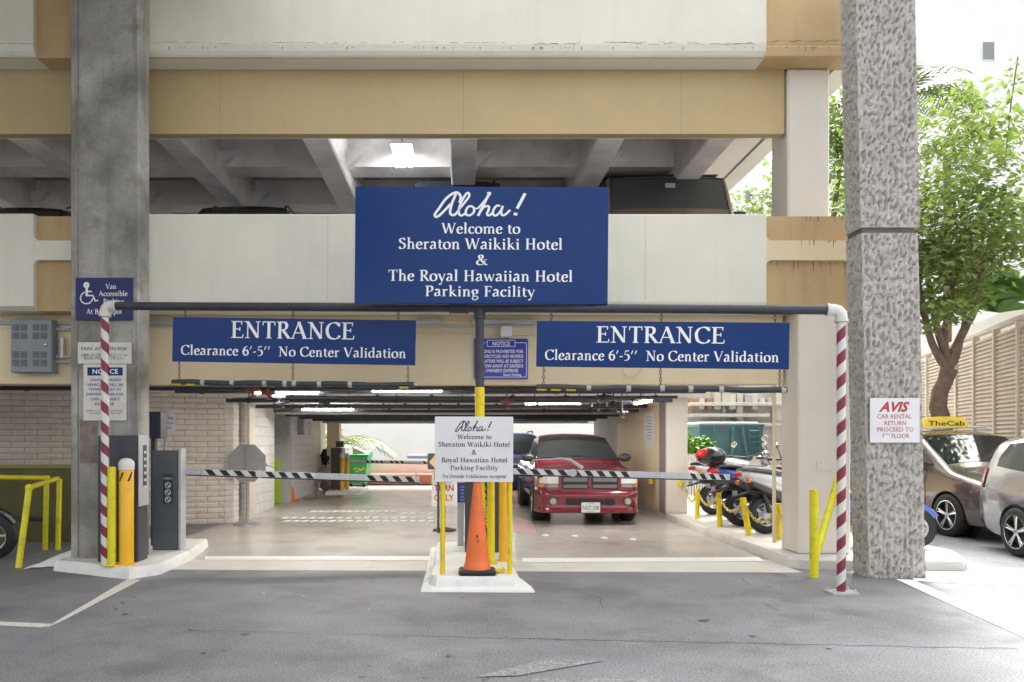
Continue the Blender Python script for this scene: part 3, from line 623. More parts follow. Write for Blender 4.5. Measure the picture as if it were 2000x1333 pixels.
# ------------------------------------------------------------------ sign frame
YL, YRt = 8.2, 7.3
xl, xr_ = XX(205, YL), XX(1643, YRt); SB = (YRt - YL) / (xr_ - xl); SA = YRt - SB * xr_
def fp(px): t = (px - VX) / F; Y = SA / (1 - SB * t); return Vector((t * Y, Y, 0))
FA = math.atan(SB)
def pz(px, py): return ZZ(py, fp(px).y)
zl, zr = pz(208, 598), pz(1640, 606)
stripe = {}
def stripe_mat(d):
    m = bpy.data.materials.new('barber_stripe'); m.use_nodes = True; n = m.node_tree.nodes; l = m.node_tree.links; b = n['Principled BSDF']
    tc = n.new('ShaderNodeTexCoord'); sp = n.new('ShaderNodeSeparateXYZ'); l.new(tc.outputs['Object'], sp.inputs[0])
    at = n.new('ShaderNodeMath'); at.operation = 'ARCTAN2'; l.new(sp.outputs[0], at.inputs[0]); l.new(sp.outputs[1], at.inputs[1])
    a1 = n.new('ShaderNodeMath'); a1.operation = 'MULTIPLY'; a1.inputs[1].default_value = d / (2 * PI); l.new(at.outputs[0], a1.inputs[0])
    z1 = n.new('ShaderNodeMath'); z1.operation = 'MULTIPLY_ADD'; z1.inputs[1].default_value = 1 / .228; l.new(sp.outputs[2], z1.inputs[0]); l.new(a1.outputs[0], z1.inputs[2])
    fr = n.new('ShaderNodeMath'); fr.operation = 'FRACT'; l.new(z1.outputs[0], fr.inputs[0])
    gt = n.new('ShaderNodeMath'); gt.operation = 'GREATER_THAN'; gt.inputs[1].default_value = .5; l.new(fr.outputs[0], gt.inputs[0])
    nz = n.new('ShaderNodeTexNoise'); nz.inputs['Scale'].default_value = 7; l.new(tc.outputs['Object'], nz.inputs['Vector'])
    mx = n.new('ShaderNodeMix'); mx.data_type = 'RGBA'; mx.inputs[6].default_value = (.74, .73, .69, 1); mx.inputs[7].default_value = (.24, .028, .055, 1); l.new(gt.outputs[0], mx.inputs[0])
    m2 = n.new('ShaderNodeMix'); m2.data_type = 'RGBA'; m2.blend_type = 'MULTIPLY'; m2.inputs[0].default_value = .25; l.new(mx.outputs[2], m2.inputs[6]); l.new(nz.outputs['Color'], m2.inputs[7])
    l.new(m2.outputs[2], b.inputs['Base Color']); b.inputs['Roughness'].default_value = .4; return m
FR = empty('overhead_gantry', (fp(937).x, fp(937).y, 0), 'dark overhead pipe frame with two red and white striped posts and one middle post', 'gantry')
def pole(px, z0, z1, d):
    p = fp(px); o = MB().lathe((0, 0, 0), [(.0425, z0), (.0425, z1)], 20).build('striped_post', stripe_mat(d), FR, local=True, smooth=True)
    o.location = (p.x - FR.location.x, p.y - FR.location.y, 0); return o
pole(205, KH, zl - .06, -1); pole(1643, .02, zr - .07, 1)
PA, PB = fp(205), fp(1643); pa = Vector((PA.x, PA.y, zl)); pb = Vector((PB.x, PB.y, zr)); dd = (pb - pa).normalized()
MB().cyl(pa + dd * .13, pb - dd * .13, .046, 20).build('cross_pipe', PIPE, FR, smooth=True)
WP = M('white_fitting', (.66, .64, .6), .45, 0, .1, 9)
for p, d_ in ((pa, dd), (pb, -dd)):
    arc = [p + Vector((0, 0, -.12)), p + Vector((0, 0, -.06)), p + Vector((0, 0, -.03)) + d_ * .012, p + d_ * .03 + Vector((0, 0, -.008)), p + d_ * .065, p + d_ * .14]
    MB().tube(arc, [.056, .056, .056, .056, .056, .056], 16).tube([arc[0], arc[0] + Vector((0, 0, .03))], .064, 16).tube([arc[-1] - d_ * .03, arc[-1]], .064, 16).build('elbow', WP, FR, smooth=True)
MP = fp(937); zm = zl + (zr - zl) * .51
MB().cyl((MP.x, MP.y, pz(937, 757)), (MP.x, MP.y, zm), .046, 20).tube([(MP.x, MP.y, zm - .12), (MP.x, MP.y, zm - .03)], .06, 16).tube([pa.lerp(pb, .497), pa.lerp(pb, .523)], .06, 16).build('middle_post', PIPE, FR, smooth=True)
MB().cyl((MP.x, MP.y, .14), (MP.x, MP.y, pz(937, 757)), .05, 20).build('post_sleeve', YEL, FR, smooth=True)
bp = fp(1643)
MB().prism([(bp.x - .13, bp.y - .1), (bp.x + .13, bp.y - .1), (bp.x + .13, bp.y + .1), (bp.x - .13, bp.y + .1)], .001, .02).build('base_plate', LGREY, FR)
m = MB()
for dx in (-.1, .1):
    for dy in (-.07, .07): m.lathe((bp.x + dx, bp.y + dy, .02), [(.013, 0), (.013, .02), (.006, .03)], 6)
m.build('anchor_bolts', LGREY, FR)

def sign(name, px, top, bot, mat, label, cat='sign', th=.012, fwd=0., Y=None, group=None, turn=1.):
    # px = (left, right), top = (yL, yR), bot = (yL, yR) in photo pixels
    if Y is None:
        c_ = fp((px[0] + px[1]) / 2); rz = FA * turn; k_ = math.tan(rz)
        def on(p): t = (p - VX) / F; Y_ = (c_.y - k_ * c_.x) / (1 - k_ * t); return Vector((t * Y_, Y_, 0))
        a, b = on(px[0]), on(px[1])
    else: a, b = Vector((XX(px[0], Y), Y, 0)), Vector((XX(px[1], Y), Y, 0)); rz = 0
    za, zb = ZZ(top[0], a.y), ZZ(top[1], b.y); zc, zd = ZZ(bot[0], a.y), ZZ(bot[1], b.y)
    w = (b - a).length; h = (za - zc + zb - zd) / 2; roll = math.atan2(((za - zb) + (zc - zd)) / 2, w)
    nrm = Vector((math.sin(rz), -math.cos(rz), 0))
    c = (a + b) / 2 + nrm * fwd; c.z = (zc + zd) / 2
    e = empty(name, c, label, cat, group, (0, roll, rz)); 
    o = MB().bbox(-w / 2, w / 2, -th / 2, th / 2, 0, h, min(.004, th / 3)).build('panel', mat, e, local=True)
    # mapping from photo px (measured at sign middle) to local
    mid = (px[0] + px[1]) / 2; tm = (top[0] + top[1]) / 2; bm_ = (bot[0] + bot[1]) / 2
    e_map = lambda x, y: ((x - mid) / (px[1] - px[0]) * w, (bm_ - y) / (bm_ - tm) * h)
    return e, e_map, th, w, h
def put(sg, fn, txt, l, r, top, base, mat, **k):
    e, mp, th, w, h = sg; x0, zb = mp(l, base); x1, zt = mp(r, top)
    return fn(txt, x0, x1, zb, zt - zb, -th / 2 - .0022, **k).build('lettering', mat, e, local=True, fix=False)
BG = sign('welcome_sign', (697.5, 1181), (376, 377), (598, 602), BLUE, 'large dark blue welcome sign with white lettering on top of the pipe frame', fwd=.16, th=.03, turn=.12)
put(BG, serif, 'Aloha!', 849, 1025, 388, 431, LET)
for t, l, r, a, b in (('Welcome to', 863, 1014, 446, 466), ('Sheraton Waikiki Hotel', 781, 1095, 475, 496), ('&', 929, 953, 506, 526), ('The Royal Hawaiian Hotel', 762, 1115, 536, 557), ('Parking Facility', 832, 1043, 566, 586)):
    put(BG, serif, t, l, r, a, b, LET)
E1 = sign('entrance_sign', (337, 811), (620, 626.5), (706.5, 714), BLUE, 'long blue entrance clearance sign hanging left of the dark middle post', th=.03, turn=.35, group='hanging entrance signs')
put(E1, serif, 'ENTRANCE', 451, 694, 629.5, 662.5, LET); put(E1, serif, "Clearance 6'-5''  No Center Validation", 354, 794, 678, 697, LET)
E2 = sign('entrance_sign', (1047, 1540), (628, 630.5), (716, 722.5), BLUE, 'long blue entrance clearance sign hanging right of the dark middle post', th=.03, turn=.6, group='hanging entrance signs')
put(E2, serif, 'ENTRANCE', 1164, 1417, 639, 671, LET); put(E2, serif, "Clearance 6'-5''  No Center Validation", 1064, 1521, 686, 706, LET)
CH = M('chain_steel', (.16, .14, .12), .5, .6, .2, 20)
def chain(mb, p0, p1, r=.0035, L=.034):
    p0, p1 = Vector(p0), Vector(p1); n_ = max(2, round((p1 - p0).length / (L * .8))); d = (p1 - p0) / n_; dn = d.normalized()
    up = Vector((0, 1, 0)) if abs(dn.y) < .8 else Vector((0, 0, 1)); a = dn.cross(up).normalized(); b = a.cross(dn).normalized()
    for i in range(n_):
        c = p0 + d * (i + .5); s_ = a if i % 2 else b
        mb.tube([c + dn * math.cos(t) * d.length * .62 + s_ * math.sin(t) * L * .3 for t in [2 * PI * k / 8 for k in range(8)]], r, 4, closed=True)
POSN = {362: 'left end', 572: 'middle', 778: 'right end', 1077: 'left end', 1292: 'middle', 1514: 'right end', 350: 'left end', 797: 'right end', 1062: 'left end', 1290: 'middle', 1523: 'right end'}
for n_, px, a, b, which in ((1, 362, 604, 620, 'left'), (1, 572, 605, 623, 'left'), (1, 778, 606, 626, 'left'), (2, 1077, 608, 628, 'right'), (2, 1292, 610, 629, 'right'), (2, 1514, 612, 630, 'right')):
    p = fp(px); m = MB(); chain(m, (p.x, p.y, pz(px, a)), (p.x, p.y, pz(px, b) - .004), .004, .04)
    m.build('sign_chain', CH, smooth=True, label='short chain from the pipe to the %s of the %s entrance sign' % (POSN[px], which), cat='chain', group='short chains above the %s entrance sign' % which)
for px, a, b, which in ((350, 707, 743, 'left'), (572, 710.5, 746, 'left'), (797, 713.5, 750, 'left'), (1062, 716.5, 752, 'right'), (1290, 719.5, 757, 'right'), (1523, 722.5, 760, 'right')):
    p = fp(px); m = MB(); chain(m, (p.x, p.y, pz(px, a) + .004), (p.x, p.y, pz(px, b)), .004, .04)
    m.build('bar_chain', CH, smooth=True, label='chain holding the %s of the clearance bar under the %s entrance sign' % (POSN[px], which), cat='chain', group='chains below the %s entrance sign' % which)
TAPE = M('masking_tape', (.42, .41, .36), .6, 0, .15, 20)
for (p0, p1, y0, y1, tapes, yel, which) in ((337, 808, 747, 753, (399, 458, 522, 562, 580, 629, 688), (347, 375, 790), 'left'), (1048, 1537, 757, 762.5, (1153, 1232, 1298, 1353, 1412, 1530), (1058, 1087, 1117), 'right')):
    a, b = fp(p0), fp(p1); a.z = pz(p0, y0); b.z = pz(p1, y1)
    e = empty('clearance_bar', (a + b) / 2, 'dark taped foam clearance bar hanging under the %s entrance sign' % which, 'clearance bar', 'clearance bars')
    pts = [a.lerp(b, i / 12) + Vector((0, 0, .006 * math.sin(i * 1.7))) for i in range(13)]
    MB().tube(pts, .031, 14).build('foam_tube', PIPE, e, smooth=True)
    for px in tapes:
        c = a.lerp(b, (px - p0) / (p1 - p0)); d = (b - a).normalized()
        MB().tube([c - d * .022, c + d * .022], .034, 14).build('tape_ring', TAPE, e, smooth=True)
    m = MB(); d = (b - a).normalized()
    for px in yel:
        c = a.lerp(b, (px - p0) / (p1 - p0)); s_ = .034
        pts = [(math.cos(t) * s_, math.sin(t) * s_) for t in [R(-150 + 12 * k) for k in range(7)]]
        n2 = Vector((-d.y, d.x, 0)).normalized()
        vs = [c - d * .05 - n2 * -q[0] * -1 * -1 + Vector((0, 0, q[1])) for q in pts] + [c + d * .05 + n2 * q[0] + Vector((0, 0, q[1])) for q in pts]
        vs = [c - d * .05 + n2 * q[0] + Vector((0, 0, q[1])) for q in pts] + [c + d * .05 + n2 * q[0] + Vector((0, 0, q[1])) for q in pts]
        m.add(vs, [(k, k + 1, 8 + k, 7 + k) for k in range(6)])
    m.build('yellow_mark', YELG, e)

# white sign on two thin posts in front of the cone
SY = 7.52
WS = sign('white_welcome_sign', (849, 1002), (814, 814.5), (941.5, 942), SWH, 'white metal welcome sign on two thin yellow posts at the centre island', Y=SY, th=.006)
put(WS, serif, 'Aloha!', 889, 961, 823, 842, LETK)
for t, l, r, a, b in (('Welcome to', 893, 960, 849, 858), ('Sheraton Waikiki Hotel', 856, 996, 863.5, 873), ('&', 921, 931, 879, 888.5), ('Royal Hawaiian Hotel', 862, 991, 894, 903.5), ('Parking Facility', 879, 973, 909.5, 918.5), ('No Outside Validations Accepted', 864, 989, 927, 934)):
    put(WS, serif, t, l, r, a, b, LETK)
for px in (865, 996):
    o = MB().cyl((XX(px, SY + .03) - WS[0].location.x, .03, -WS[0].location.z + KH), (XX(px, SY + .03) - WS[0].location.x, .03, .6), .024, 14).build('post', YEL, WS[0], local=True, smooth=True)

# signs on the left column
V = sign('accessible_parking_sign', (148, 260), (543, 543), (626, 626), NAVY, 'navy blue van accessible parking sign with wheelchair symbol on the grey column', Y=CF - .02, th=.01)
for t, l, r, a, b in (('Van', 207, 228, 555, 565), ('Accessible', 193, 250, 569, 579), ('Parking', 202, 243, 584, 594), ('At Bus Depot', 169, 239, 604, 614)): put(V, serif, t, l, r, a, b, LET)
e, mp, th, w, h = V; m = MB(); q = lambda x, y: mp(x, y)
def sym(pts, wd): ribbon(m, [mp(*p) for p in pts], wd, 0, 0, 1, 1, -th / 2 - .0022 - .0002 * len(m.v) / 40)
sym([(169.5 + 3.6 * math.cos(t), 557.5 + 3.6 * math.sin(t)) for t in [2 * PI * k / 14 for k in range(15)]], .03)
sym([(170, 562), (170, 579)], .028); sym([(170, 570), (180, 570)], .016); sym([(169, 578), (182, 578), (187, 589), (192, 587)], .018)
sym([(166, 571), (160, 576), (157.5, 583), (160, 590), (167, 594), (175, 593), (180, 588), (182, 583)], .014)
m.build('wheelchair_symbol', LET, e, local=True, fix=False)
P = sign('risk_sign', (152, 257), (669, 669), (711, 711), SAGED, 'small white park at own risk sign with Japanese text on the grey column', Y=CF - .02, th=.006)
put(P, sans, 'PARK AT OWN RISK', 159, 249, 678, 685, LETK)
put(P, sans, '駐車時における損傷、盗難などについては', 159, 249, 691.5, 696.5, LETK); put(P, sans, '責任を負いかねますのでご了承ください。', 164, 244, 697.5, 702.5, LETK)
N = sign('tow_notice_sign', (163, 247), (712, 712), (822, 822), SAGED, 'white notice about towed vehicles with blue header on the grey column', Y=CF - .02, th=.006)
e, mp, th, w, h = N; a = mp(171, 734); b = mp(240, 718)
MB().box(a[0], b[0], -th / 2 - .0015, -th / 2 - .0005, a[1], b[1]).build('header', BLUE, e, local=True)
put(N, sans, 'NOTICE', 181, 231, 721, 730.5, LET, bold=.02)
for t, l, r, y in (('UNAUTHORIZED', 177, 237, 745), ('VEHICLES WILL BE', 170, 241, 754.5), ('TOWED AWAY AT', 173, 237, 763.5), ("DRIVER'S AND/OR", 169, 242, 773), ("CAR OWNER'S", 177, 234, 782.5), ('EXPENSE', 186, 223, 792)):
    put(N, sans, t, l, r, y - 5.5, y, LETB, bold=.012)
put(N, sans, 'AMPCO SYSTEM PARKING', 168, 240, 801, 804, LETB); put(N, sans, 'NOT RESPONSIBLE FOR THEFT', 175, 238, 806, 809, LETK)
# notice on the beam
NB = sign('parking_notice_sign', (926, 1031), (662, 662), (741, 741), BLUE2, 'blue notice sign on the cream beam behind the dark middle post', Y=BF - .02, th=.01)
e, mp, th, w, h = NB
def frame_lines(pts, wd):
    m = MB()
    for i in range(len(pts) - 1): ribbon(m, [mp(*pts[i]), mp(*pts[i + 1])], wd, 0, 0, 1, 1, -th / 2 - .002 - .0002 * i)
    return m
frame_lines([(952, 670), (930, 670), (930, 737), (1028, 737), (1028, 670), (1006, 670)], .008).build('border', LET, e, local=True, fix=False)
frame_lines([(952, 665), (1006, 665), (1006, 677.5), (952, 677.5), (952, 665)], .008).build('header_border', LET, e, local=True, fix=False)
put(NB, sans, 'NOTICE', 962, 996, 667.5, 675.5, LET, bold=.03)
for t, l, r, y in (('PARKING IS PROHIBITED FOR', 931, 1022, 690), ('MOTORCYCLES AND MOPEDS', 931, 1022, 699.5), ('VIOLATORS WILL BE SUBJECT', 931, 1022, 709), ("TO TOW AWAY AT DRIVER'S", 931, 1022, 718.5), ("OR OWNER'S EXPENSE", 936, 1012, 727.5), ('Beach Parking', 983, 1018, 734.5)):
    put(NB, sans, t, l, r, y - (6.5 if t[0] != 'B' else 4.5), y, LET, bold=.025)
# car rental sign
A = sign('car_rental_sign', (1699, 1796), (778, 778), (865, 865), SWH, 'white rounded car rental return sign with red lettering on the rough column', Y=HF - .03, th=.006)
put(A, sans, 'AVIS', 1716, 1776, 785, 804, LETR, shear=.35, bold=.035)
for t, l, r, a, b in (('CAR RENTAL', 1713, 1780, 809, 818), ('RETURN', 1727, 1769, 822, 831), ('PROCEED TO', 1713, 1784, 834.5, 843.5), ('7', 1722, 1727.5, 847, 856), ('TH', 1729, 1737, 847, 851), ('FLOOR', 1741, 1776, 847, 856)): put(A, sans, t, l, r, a, b, LETR)

# ------------------------------------------------------------------ bollards, cone, posts
def bollard(px, base_y, top_y, w_px, mat, label, z=KH + .0, cap=False, name='bollard', group='bollards by the ticket machines', Y=None):
    Y = Y or (EYE - z) * F / (base_y - VY); r = w_px / 2 * Y / F; x = XX(px, Y); zt = ZZ(top_y, Y)
    e = empty(name, (x, Y, z), label, 'bollard', group)
    MB().lathe((x, Y, z), [(r, 0), (r, zt - z - r * .3 - (.06 if cap else 0)), (r * .7, zt - z - (.05 if cap else 0))], 20).build('tube', mat, e, smooth=True)
    if cap:
        MB().lathe((x, Y, zt - .17), [(r + .006, .055), (r + .008, .13), (r * .95, .155), (r * .6, .18), (0.005, .187)], 20).build('cap', WP, e, smooth=True)
        m = MB()
        for k in range(5):
            a0 = 2 * PI * k / 5 + .2; pts = []
            for (da, dz) in ((0, 0), (.28, 0), (.56, .05), (.84, .1), (.56, .1), (.28, .05)): pts.append((x + (r + .003) * math.cos(a0 + da), Y + (r + .003) * math.sin(a0 + da), zt - .24 + dz))
            m.quad(*pts)
        m.build('black_chevrons', BLK, e, fix=False)
    m = MB().lathe((x, Y, z), [(r + .03, 0), (r + .03, .008), (r + .005, .015)], 20); m.build('foot_ring', mat, e, smooth=True)
    return e
bollard(218, 1106, 912, 16, YELG, 'plain yellow bollard right beside the left striped post', Y=8.2)
bollard(247, 1102, 898, 27, AMB, 'amber bollard with white cap and black chevrons before the grey column', cap=True, Y=8.27)
bollard(959, 1100, 925, 15, YEL, 'yellow bollard standing directly right of the orange cone', Y=8.2, z=KH + .02)
bollard(982.5, 1096, 915, 16, AMB, 'amber bollard behind the right post of the white sign', Y=8.4, z=KH + .02)
bollard(668, 945, 886, 8, AMB, 'distant amber bollard left one of the pair by the far booth', cap=True, z=.1, Y=21.0, group='far bollard pair')
bollard(678, 945, 886, 8, AMB, 'distant amber bollard right one of the pair by the far booth', cap=True, z=.1, Y=21.4, group='far bollard pair')
# yellow post with leaning brace at right
p = G(1590, 1128); e = empty('guard_post', (p.x, p.y, 0), 'yellow guard post with a slanting brace by the white corner column', 'guard post')
r = 8.2 * p.y / F
MB().cyl((p.x, p.y, -.02), (p.x, p.y, ZZ(957, p.y)), r, 20).build('post', YELG, e, smooth=True)
MB().cyl(W(1592, 1090, p.y), W(1637, 935, p.y + .5), r * .85, 16).build('brace', YELG, e, smooth=True)
# orange cone
CYc = 7.585; xcn = XX(932, CYc); e = empty('traffic_cone', (xcn, CYc, KH + .02), 'tall faded orange traffic cone on a black base at the centre island', 'traffic cone')
MB().bbox(xcn - .19, xcn + .19, CYc - .15, CYc + .12, KH + .021, KH + .075, .02).build('base', BLK, e)
MB().lathe((xcn, CYc, KH + .075), [(.140, 0), (.135, .04), (.128, .05), (.115, .14), (.055, .72), (.035, .9), (.03, .92)], 28).build('cone_body', ORG, e, smooth=True)
m = MB()
for (px, py, s_) in ((930, 1002, .05), (932, 1008, .03)):
    pass
for t_, x0, x1, zt in (('W', .0, .03, .47), ('1', .0, .015, .52)): 
    mm = sans(t_, xcn - .01 + x0, xcn - .01 + x1, zt, .035, CYc - .115); m.add(mm.v, mm.f)
m.build('scrawl', LETK, e, fix=False)
# chain heap by the cone
m = MB(); random.seed(3)
pts = [(.33 + .1 * math.cos(i * 1.1) + random.uniform(-.03, .03), 7.62 + .06 * math.sin(i * 1.3), KH + .035 + .01 * (i % 3)) for i in range(14)]
for a, b in zip(pts[:-1], pts[1:]): chain(m, a, b, .006, .045)
m.build('yellow_chain', YEL, smooth=True, label='heap of yellow plastic chain lying on the centre island kerb', cat='chain')
m = MB(); chain(m, W(944, 945, 8.0), W(951, 1030, 8.05), .006, .045); m.build('yellow_chain', YEL, smooth=True, label='yellow plastic chain hanging down beside the cone', cat='chain')

# ------------------------------------------------------------------ ticket machines, gates
def cab(mb, px0, px1, py0, z0, Y0, Y1, b=.012): return mb.bbox(XX(px0, Y0), XX(px1, Y0), Y0, Y1, z0, ZZ(py0, Y0), b)
Y0 = 8.42
e = empty('ticket_machine', (XX(230, Y0), Y0, KH), 'dark ticket machine standing in front of the grey concrete column', 'ticket machine')
cab(MB(), 190, 270, 851, KH + .001, Y0, Y0 + .26).build('cabinet', DGREY, e)
x = XX(270, Y0)
MB().bbox(x + .001, x + .02, Y0 - .01, Y0 + .25, ZZ(990, Y0), ZZ(850, Y0), .008).build('face_plate', LGREY, e)
MB().box(x + .02, x + .024, Y0 + .08, Y0 + .17, ZZ(950, Y0), ZZ(870, Y0)).build('slot_panel', DGREY, e)
m = MB(); 
for k in range(6): m.box(x + .024, x + .028, Y0 + .1, Y0 + .15, ZZ(955, Y0) + .08 * k, ZZ(955, Y0) + .03 + .08 * k)
m.build('buttons', SWH, e)
Y0 = 9.35
e = empty('barrier_gate', (XX(328, Y0), Y0, KH), 'grey barrier cabinet left of the lane with a striped arm across', 'barrier gate', 'barrier gates')
cab(MB(), 297, 349, 880, KH + .002, Y0, Y0 + .13).build('cabinet', MGREY, e)
MB().bbox(XX(349, Y0) + .001, XX(355, Y0), Y0 - .02, Y0 + .14, KH + .002, ZZ(876, Y0), .006).build('side_plate', LGREY, e)
MB().box(XX(302, Y0), XX(343, Y0), Y0 - .006, Y0 - .001, ZZ(1040, Y0), ZZ(925, Y0)).build('door_panel', M('cab_door', (.10, .118, .13), .4), e)
MB().box(XX(319, Y0), XX(338, Y0), Y0 - .010, Y0 - .0065, ZZ(985, Y0), ZZ(927, Y0)).build('label_plate', DGREY, e)
m = MB()
for k in range(3):
    cx_, cz_ = XX(328.5, Y0), ZZ(948 + 14 * k, Y0)
    m.tube([(cx_ + .034 * math.cos(t), Y0 - .012, cz_ + .034 * math.sin(t)) for t in [2 * PI * j / 16 for j in range(16)]], .004, 4, closed=True)
    m.tube([(cx_ - .02, Y0 - .012, cz_ + .018), (cx_ + .02, Y0 - .012, cz_ - .018)], .005, 4)
m.build('warning_icons', LET, e)
sans('AUTOMOBILES ONLY', XX(320, Y0), XX(337, Y0), ZZ(937, Y0), .03, Y0 - .0115).build('lettering', LET, e, fix=False)
def arm(par, px0, py0, px1, py1, Yq, breaks, elbow):
    a, b = W(px0, py0, Yq), W(px1, py1, Yq); L_ = (b - a).length; d = (b - a).normalized(); n_ = Vector((-d.z, 0, d.x))
    if n_.z < 0: n_ = -n_
    h = .038
    def fr(t0, t1, z0, z1, y0, y1, mb):
        vs = []
        for t in (t0, t1):
            for yy in (y0, y1):
                for zz in (z0, z1): vs.append(a + d * (t * L_) + n_ * zz + Vector((0, yy, 0)))
        mb.add(vs, [(0, 1, 3, 2), (4, 6, 7, 5), (0, 4, 5, 1), (2, 3, 7, 6), (0, 2, 6, 4), (1, 5, 7, 3)]); return mb
    fr(0, 1, -h, h, -.012, .022, MB()).build('arm', LGREY, par)
    fr(0, 1, -h - .014, -h - .001, -.018, .026, MB()).build('arm_edge', BLK, par)
    m = MB()
    for (t0, t1, n) in breaks:
        fr(t0, t1, -h * .92, h * .92, -.0145, -.0125, MB()).build('reflective_tape', M('tape_white', (.7, .72, .72), .3), par)
        st_ = (t1 - t0) / n
        for k in range(n):
            c0 = t0 + st_ * (k + .12); wv = st_ * .5; sh = st_ * .36
            ps = [(c0, h * .9), (c0 + wv, h * .9), (min(t1, c0 + wv + sh), -h * .9), (c0 + sh, -h * .9)]
            m.add([a + d * (t * L_) + n_ * z + Vector((0, -.0165, 0)) for t, z in ps], [(0, 1, 2, 3)])
    m.build('striping', BLK, par, fix=False, kind='stuff')
    for (t0, t1) in elbow:
        fr(t0, t1, -h * .7, h * .7, -.0145, -.0125, MB()).build('arm_label', SWH, par)
        p0 = a + d * (t0 * L_); p1 = a + d * (t1 * L_)
        sl_ = (p1.z - p0.z)
        for k, t_ in enumerate(('AUTOMOBILE', 'TRAFFIC ONLY')):
            mm = sans(t_, p0.x + .01, p1.x - .01, (p0.z + p1.z) / 2 + (.006 if k == 0 else -.022), .018, a.y - .0165); mm.build('lettering', LETB, par, fix=False)
    return a, b, d
a, b, d = arm(e, 355, 921, 819, 937, 9.5, ((0.09, .33, 4), (.345, .56, 4), (.77, .985, 4)), ((.025, .075), (.65, .7)))
MB().cyl(W(507, 926, 9.46), W(507, 926, 9.56), .05, 16).build('arm_pivot', LGREY, e)
MB().tube([W(355, 899, 9.52), W(500, 903, 9.52), W(560, 921, 9.52)], .006, 6).build('arm_cable', GALV, e)
e = empty('barrier_gate', (XX(975, 9.4), 9.4, KH + .02), 'dark barrier cabinet hidden behind the centre island bollards with a striped arm', 'barrier gate', 'barrier gates')
cab(MB(), 908, 975, 925, KH + .021, 9.0, 9.5).build('cabinet', DGREY, e)
a, b, d = arm(e, 975, 920, 1425, 932.5, 9.3, ((.065, .36, 5), (.36, .57, 4), (.82, .985, 4)), ((.66, .71),))
MB().cyl(W(1119, 924, 9.26), W(1119, 924, 9.36), .05, 16).build('arm_pivot', LGREY, e)
MB().tube([W(1040, 899, 9.34), W(1095, 896, 9.34), W(1113, 898, 9.34), W(1138, 915, 9.34)], [.007, .012, .02, .024], 8).build('arm_linkage', LGREY, e, smooth=True)
MB().bbox(XX(893, 9.6), XX(906, 9.6), 9.6, 9.9, KH + .021, ZZ(980, 9.6), .01).build('grey_pedestal', LGREY, label='narrow grey pedestal left of the cone at the back of the centre island', cat='pedestal')
S = sign('blue_pedestal_sign', (893, 911), (944, 944), (982, 982), BLUE2, 'small bright blue sign strip just left of the cone', Y=9.58, th=.01)
for k, t_ in enumerate(('PUSH', 'FOR', 'A', 'HOURLY', 'TICKET')): put(S, sans, t_, 899, 907, 949 + 6.5 * k, 953 + 6.5 * k, LET)
# black speaker box and small white sign behind the column
Y0 = 9.75
e = empty('intercom_post', (XX(304, Y0), Y0, KH), 'dark post with a black box between the column and the grey cabinet', 'post')
MB().bbox(XX(294, Y0), XX(303, Y0), Y0, Y0 + .08, KH, ZZ(856, Y0), .008).build('post', DGREY, e)
MB().bbox(XX(290, Y0), XX(321, Y0), Y0 - .12, Y0 + .1, ZZ(857, Y0), ZZ(805, Y0), .01).build('box', M('dark_blue_box', (.03, .033, .06), .5, 0, .1, 9, .8, 90), e)
S = sign('floor_sign', (300, 342), (808, 808), (844, 844), SWH, 'small white sign half hidden behind the black box by the brick wall', Y=10.2, th=.006)
for t_, l, r, y in (('Parking', 310, 339, 819), ('7th Floor', 306, 340, 829), ('Above', 310, 334, 838)): 
    if t_[0] == '7': put(S, sans, t_, l, r, y - 6, y, LETB)
    else: put(S, serif, t_, l, r, y - 6, y, LETB) if t_ != 'Above' else put(S, sans, t_, l, r, y - 6, y, LETB)
MB().tube([W(322, 844, 10.22), (XX(322, 10.22), 10.22, KH)], .02, 8).build('floor_sign_post', GALV, S[0].parent, label='thin grey post carrying the small white sign by the brick wall', cat='post')
# turn only sign
Y0 = 12.3
S = sign('turn_only_sign', (843, 893), (914, 914), (989, 989), SAGED, 'aged white turn only sign half behind the white welcome sign', Y=Y0, th=.006)
put(S, sans, 'RIGHT', 848, 887, 925, 937, LETR, bold=.02); put(S, sans, 'TURN', 848, 886, 947, 959, LETR, bold=.02); put(S, sans, 'ONLY', 848, 886, 966, 978, LETR, bold=.02)
zb_ = S[0].location.z
MB().cyl((.0, .03, -zb_ + .03), (.0, .03, .3), .018, 10).build('post', GALV, S[0], local=True); MB().lathe((0, .03, -zb_), [(.2, .005), (.19, .03), (.05, .06)], 24).build('base', BLK, S[0], local=True, smooth=True)
# arrow signal box
e = empty('arrow_box', (XX(848, 12), 12, 0), 'dark box with a gold arrow left of the white welcome sign', 'signal box')
MB().bbox(XX(835, 12), XX(866, 12), 12, 12.1, ZZ(917, 12), ZZ(886, 12), .015).build('housing', DGREY, e)
MB().add([W(838, 903, 11.99), W(850, 889, 11.99), W(850, 916, 11.99)], [(0, 1, 2)]).build('arrow', M('gold', (.5, .38, .12), .4), e)
MB().cyl((XX(856, 12.05), 12.05, 0), (XX(856, 12.05), 12.05, ZZ(917, 12)), .02, 8).build('post', DGREY, e)

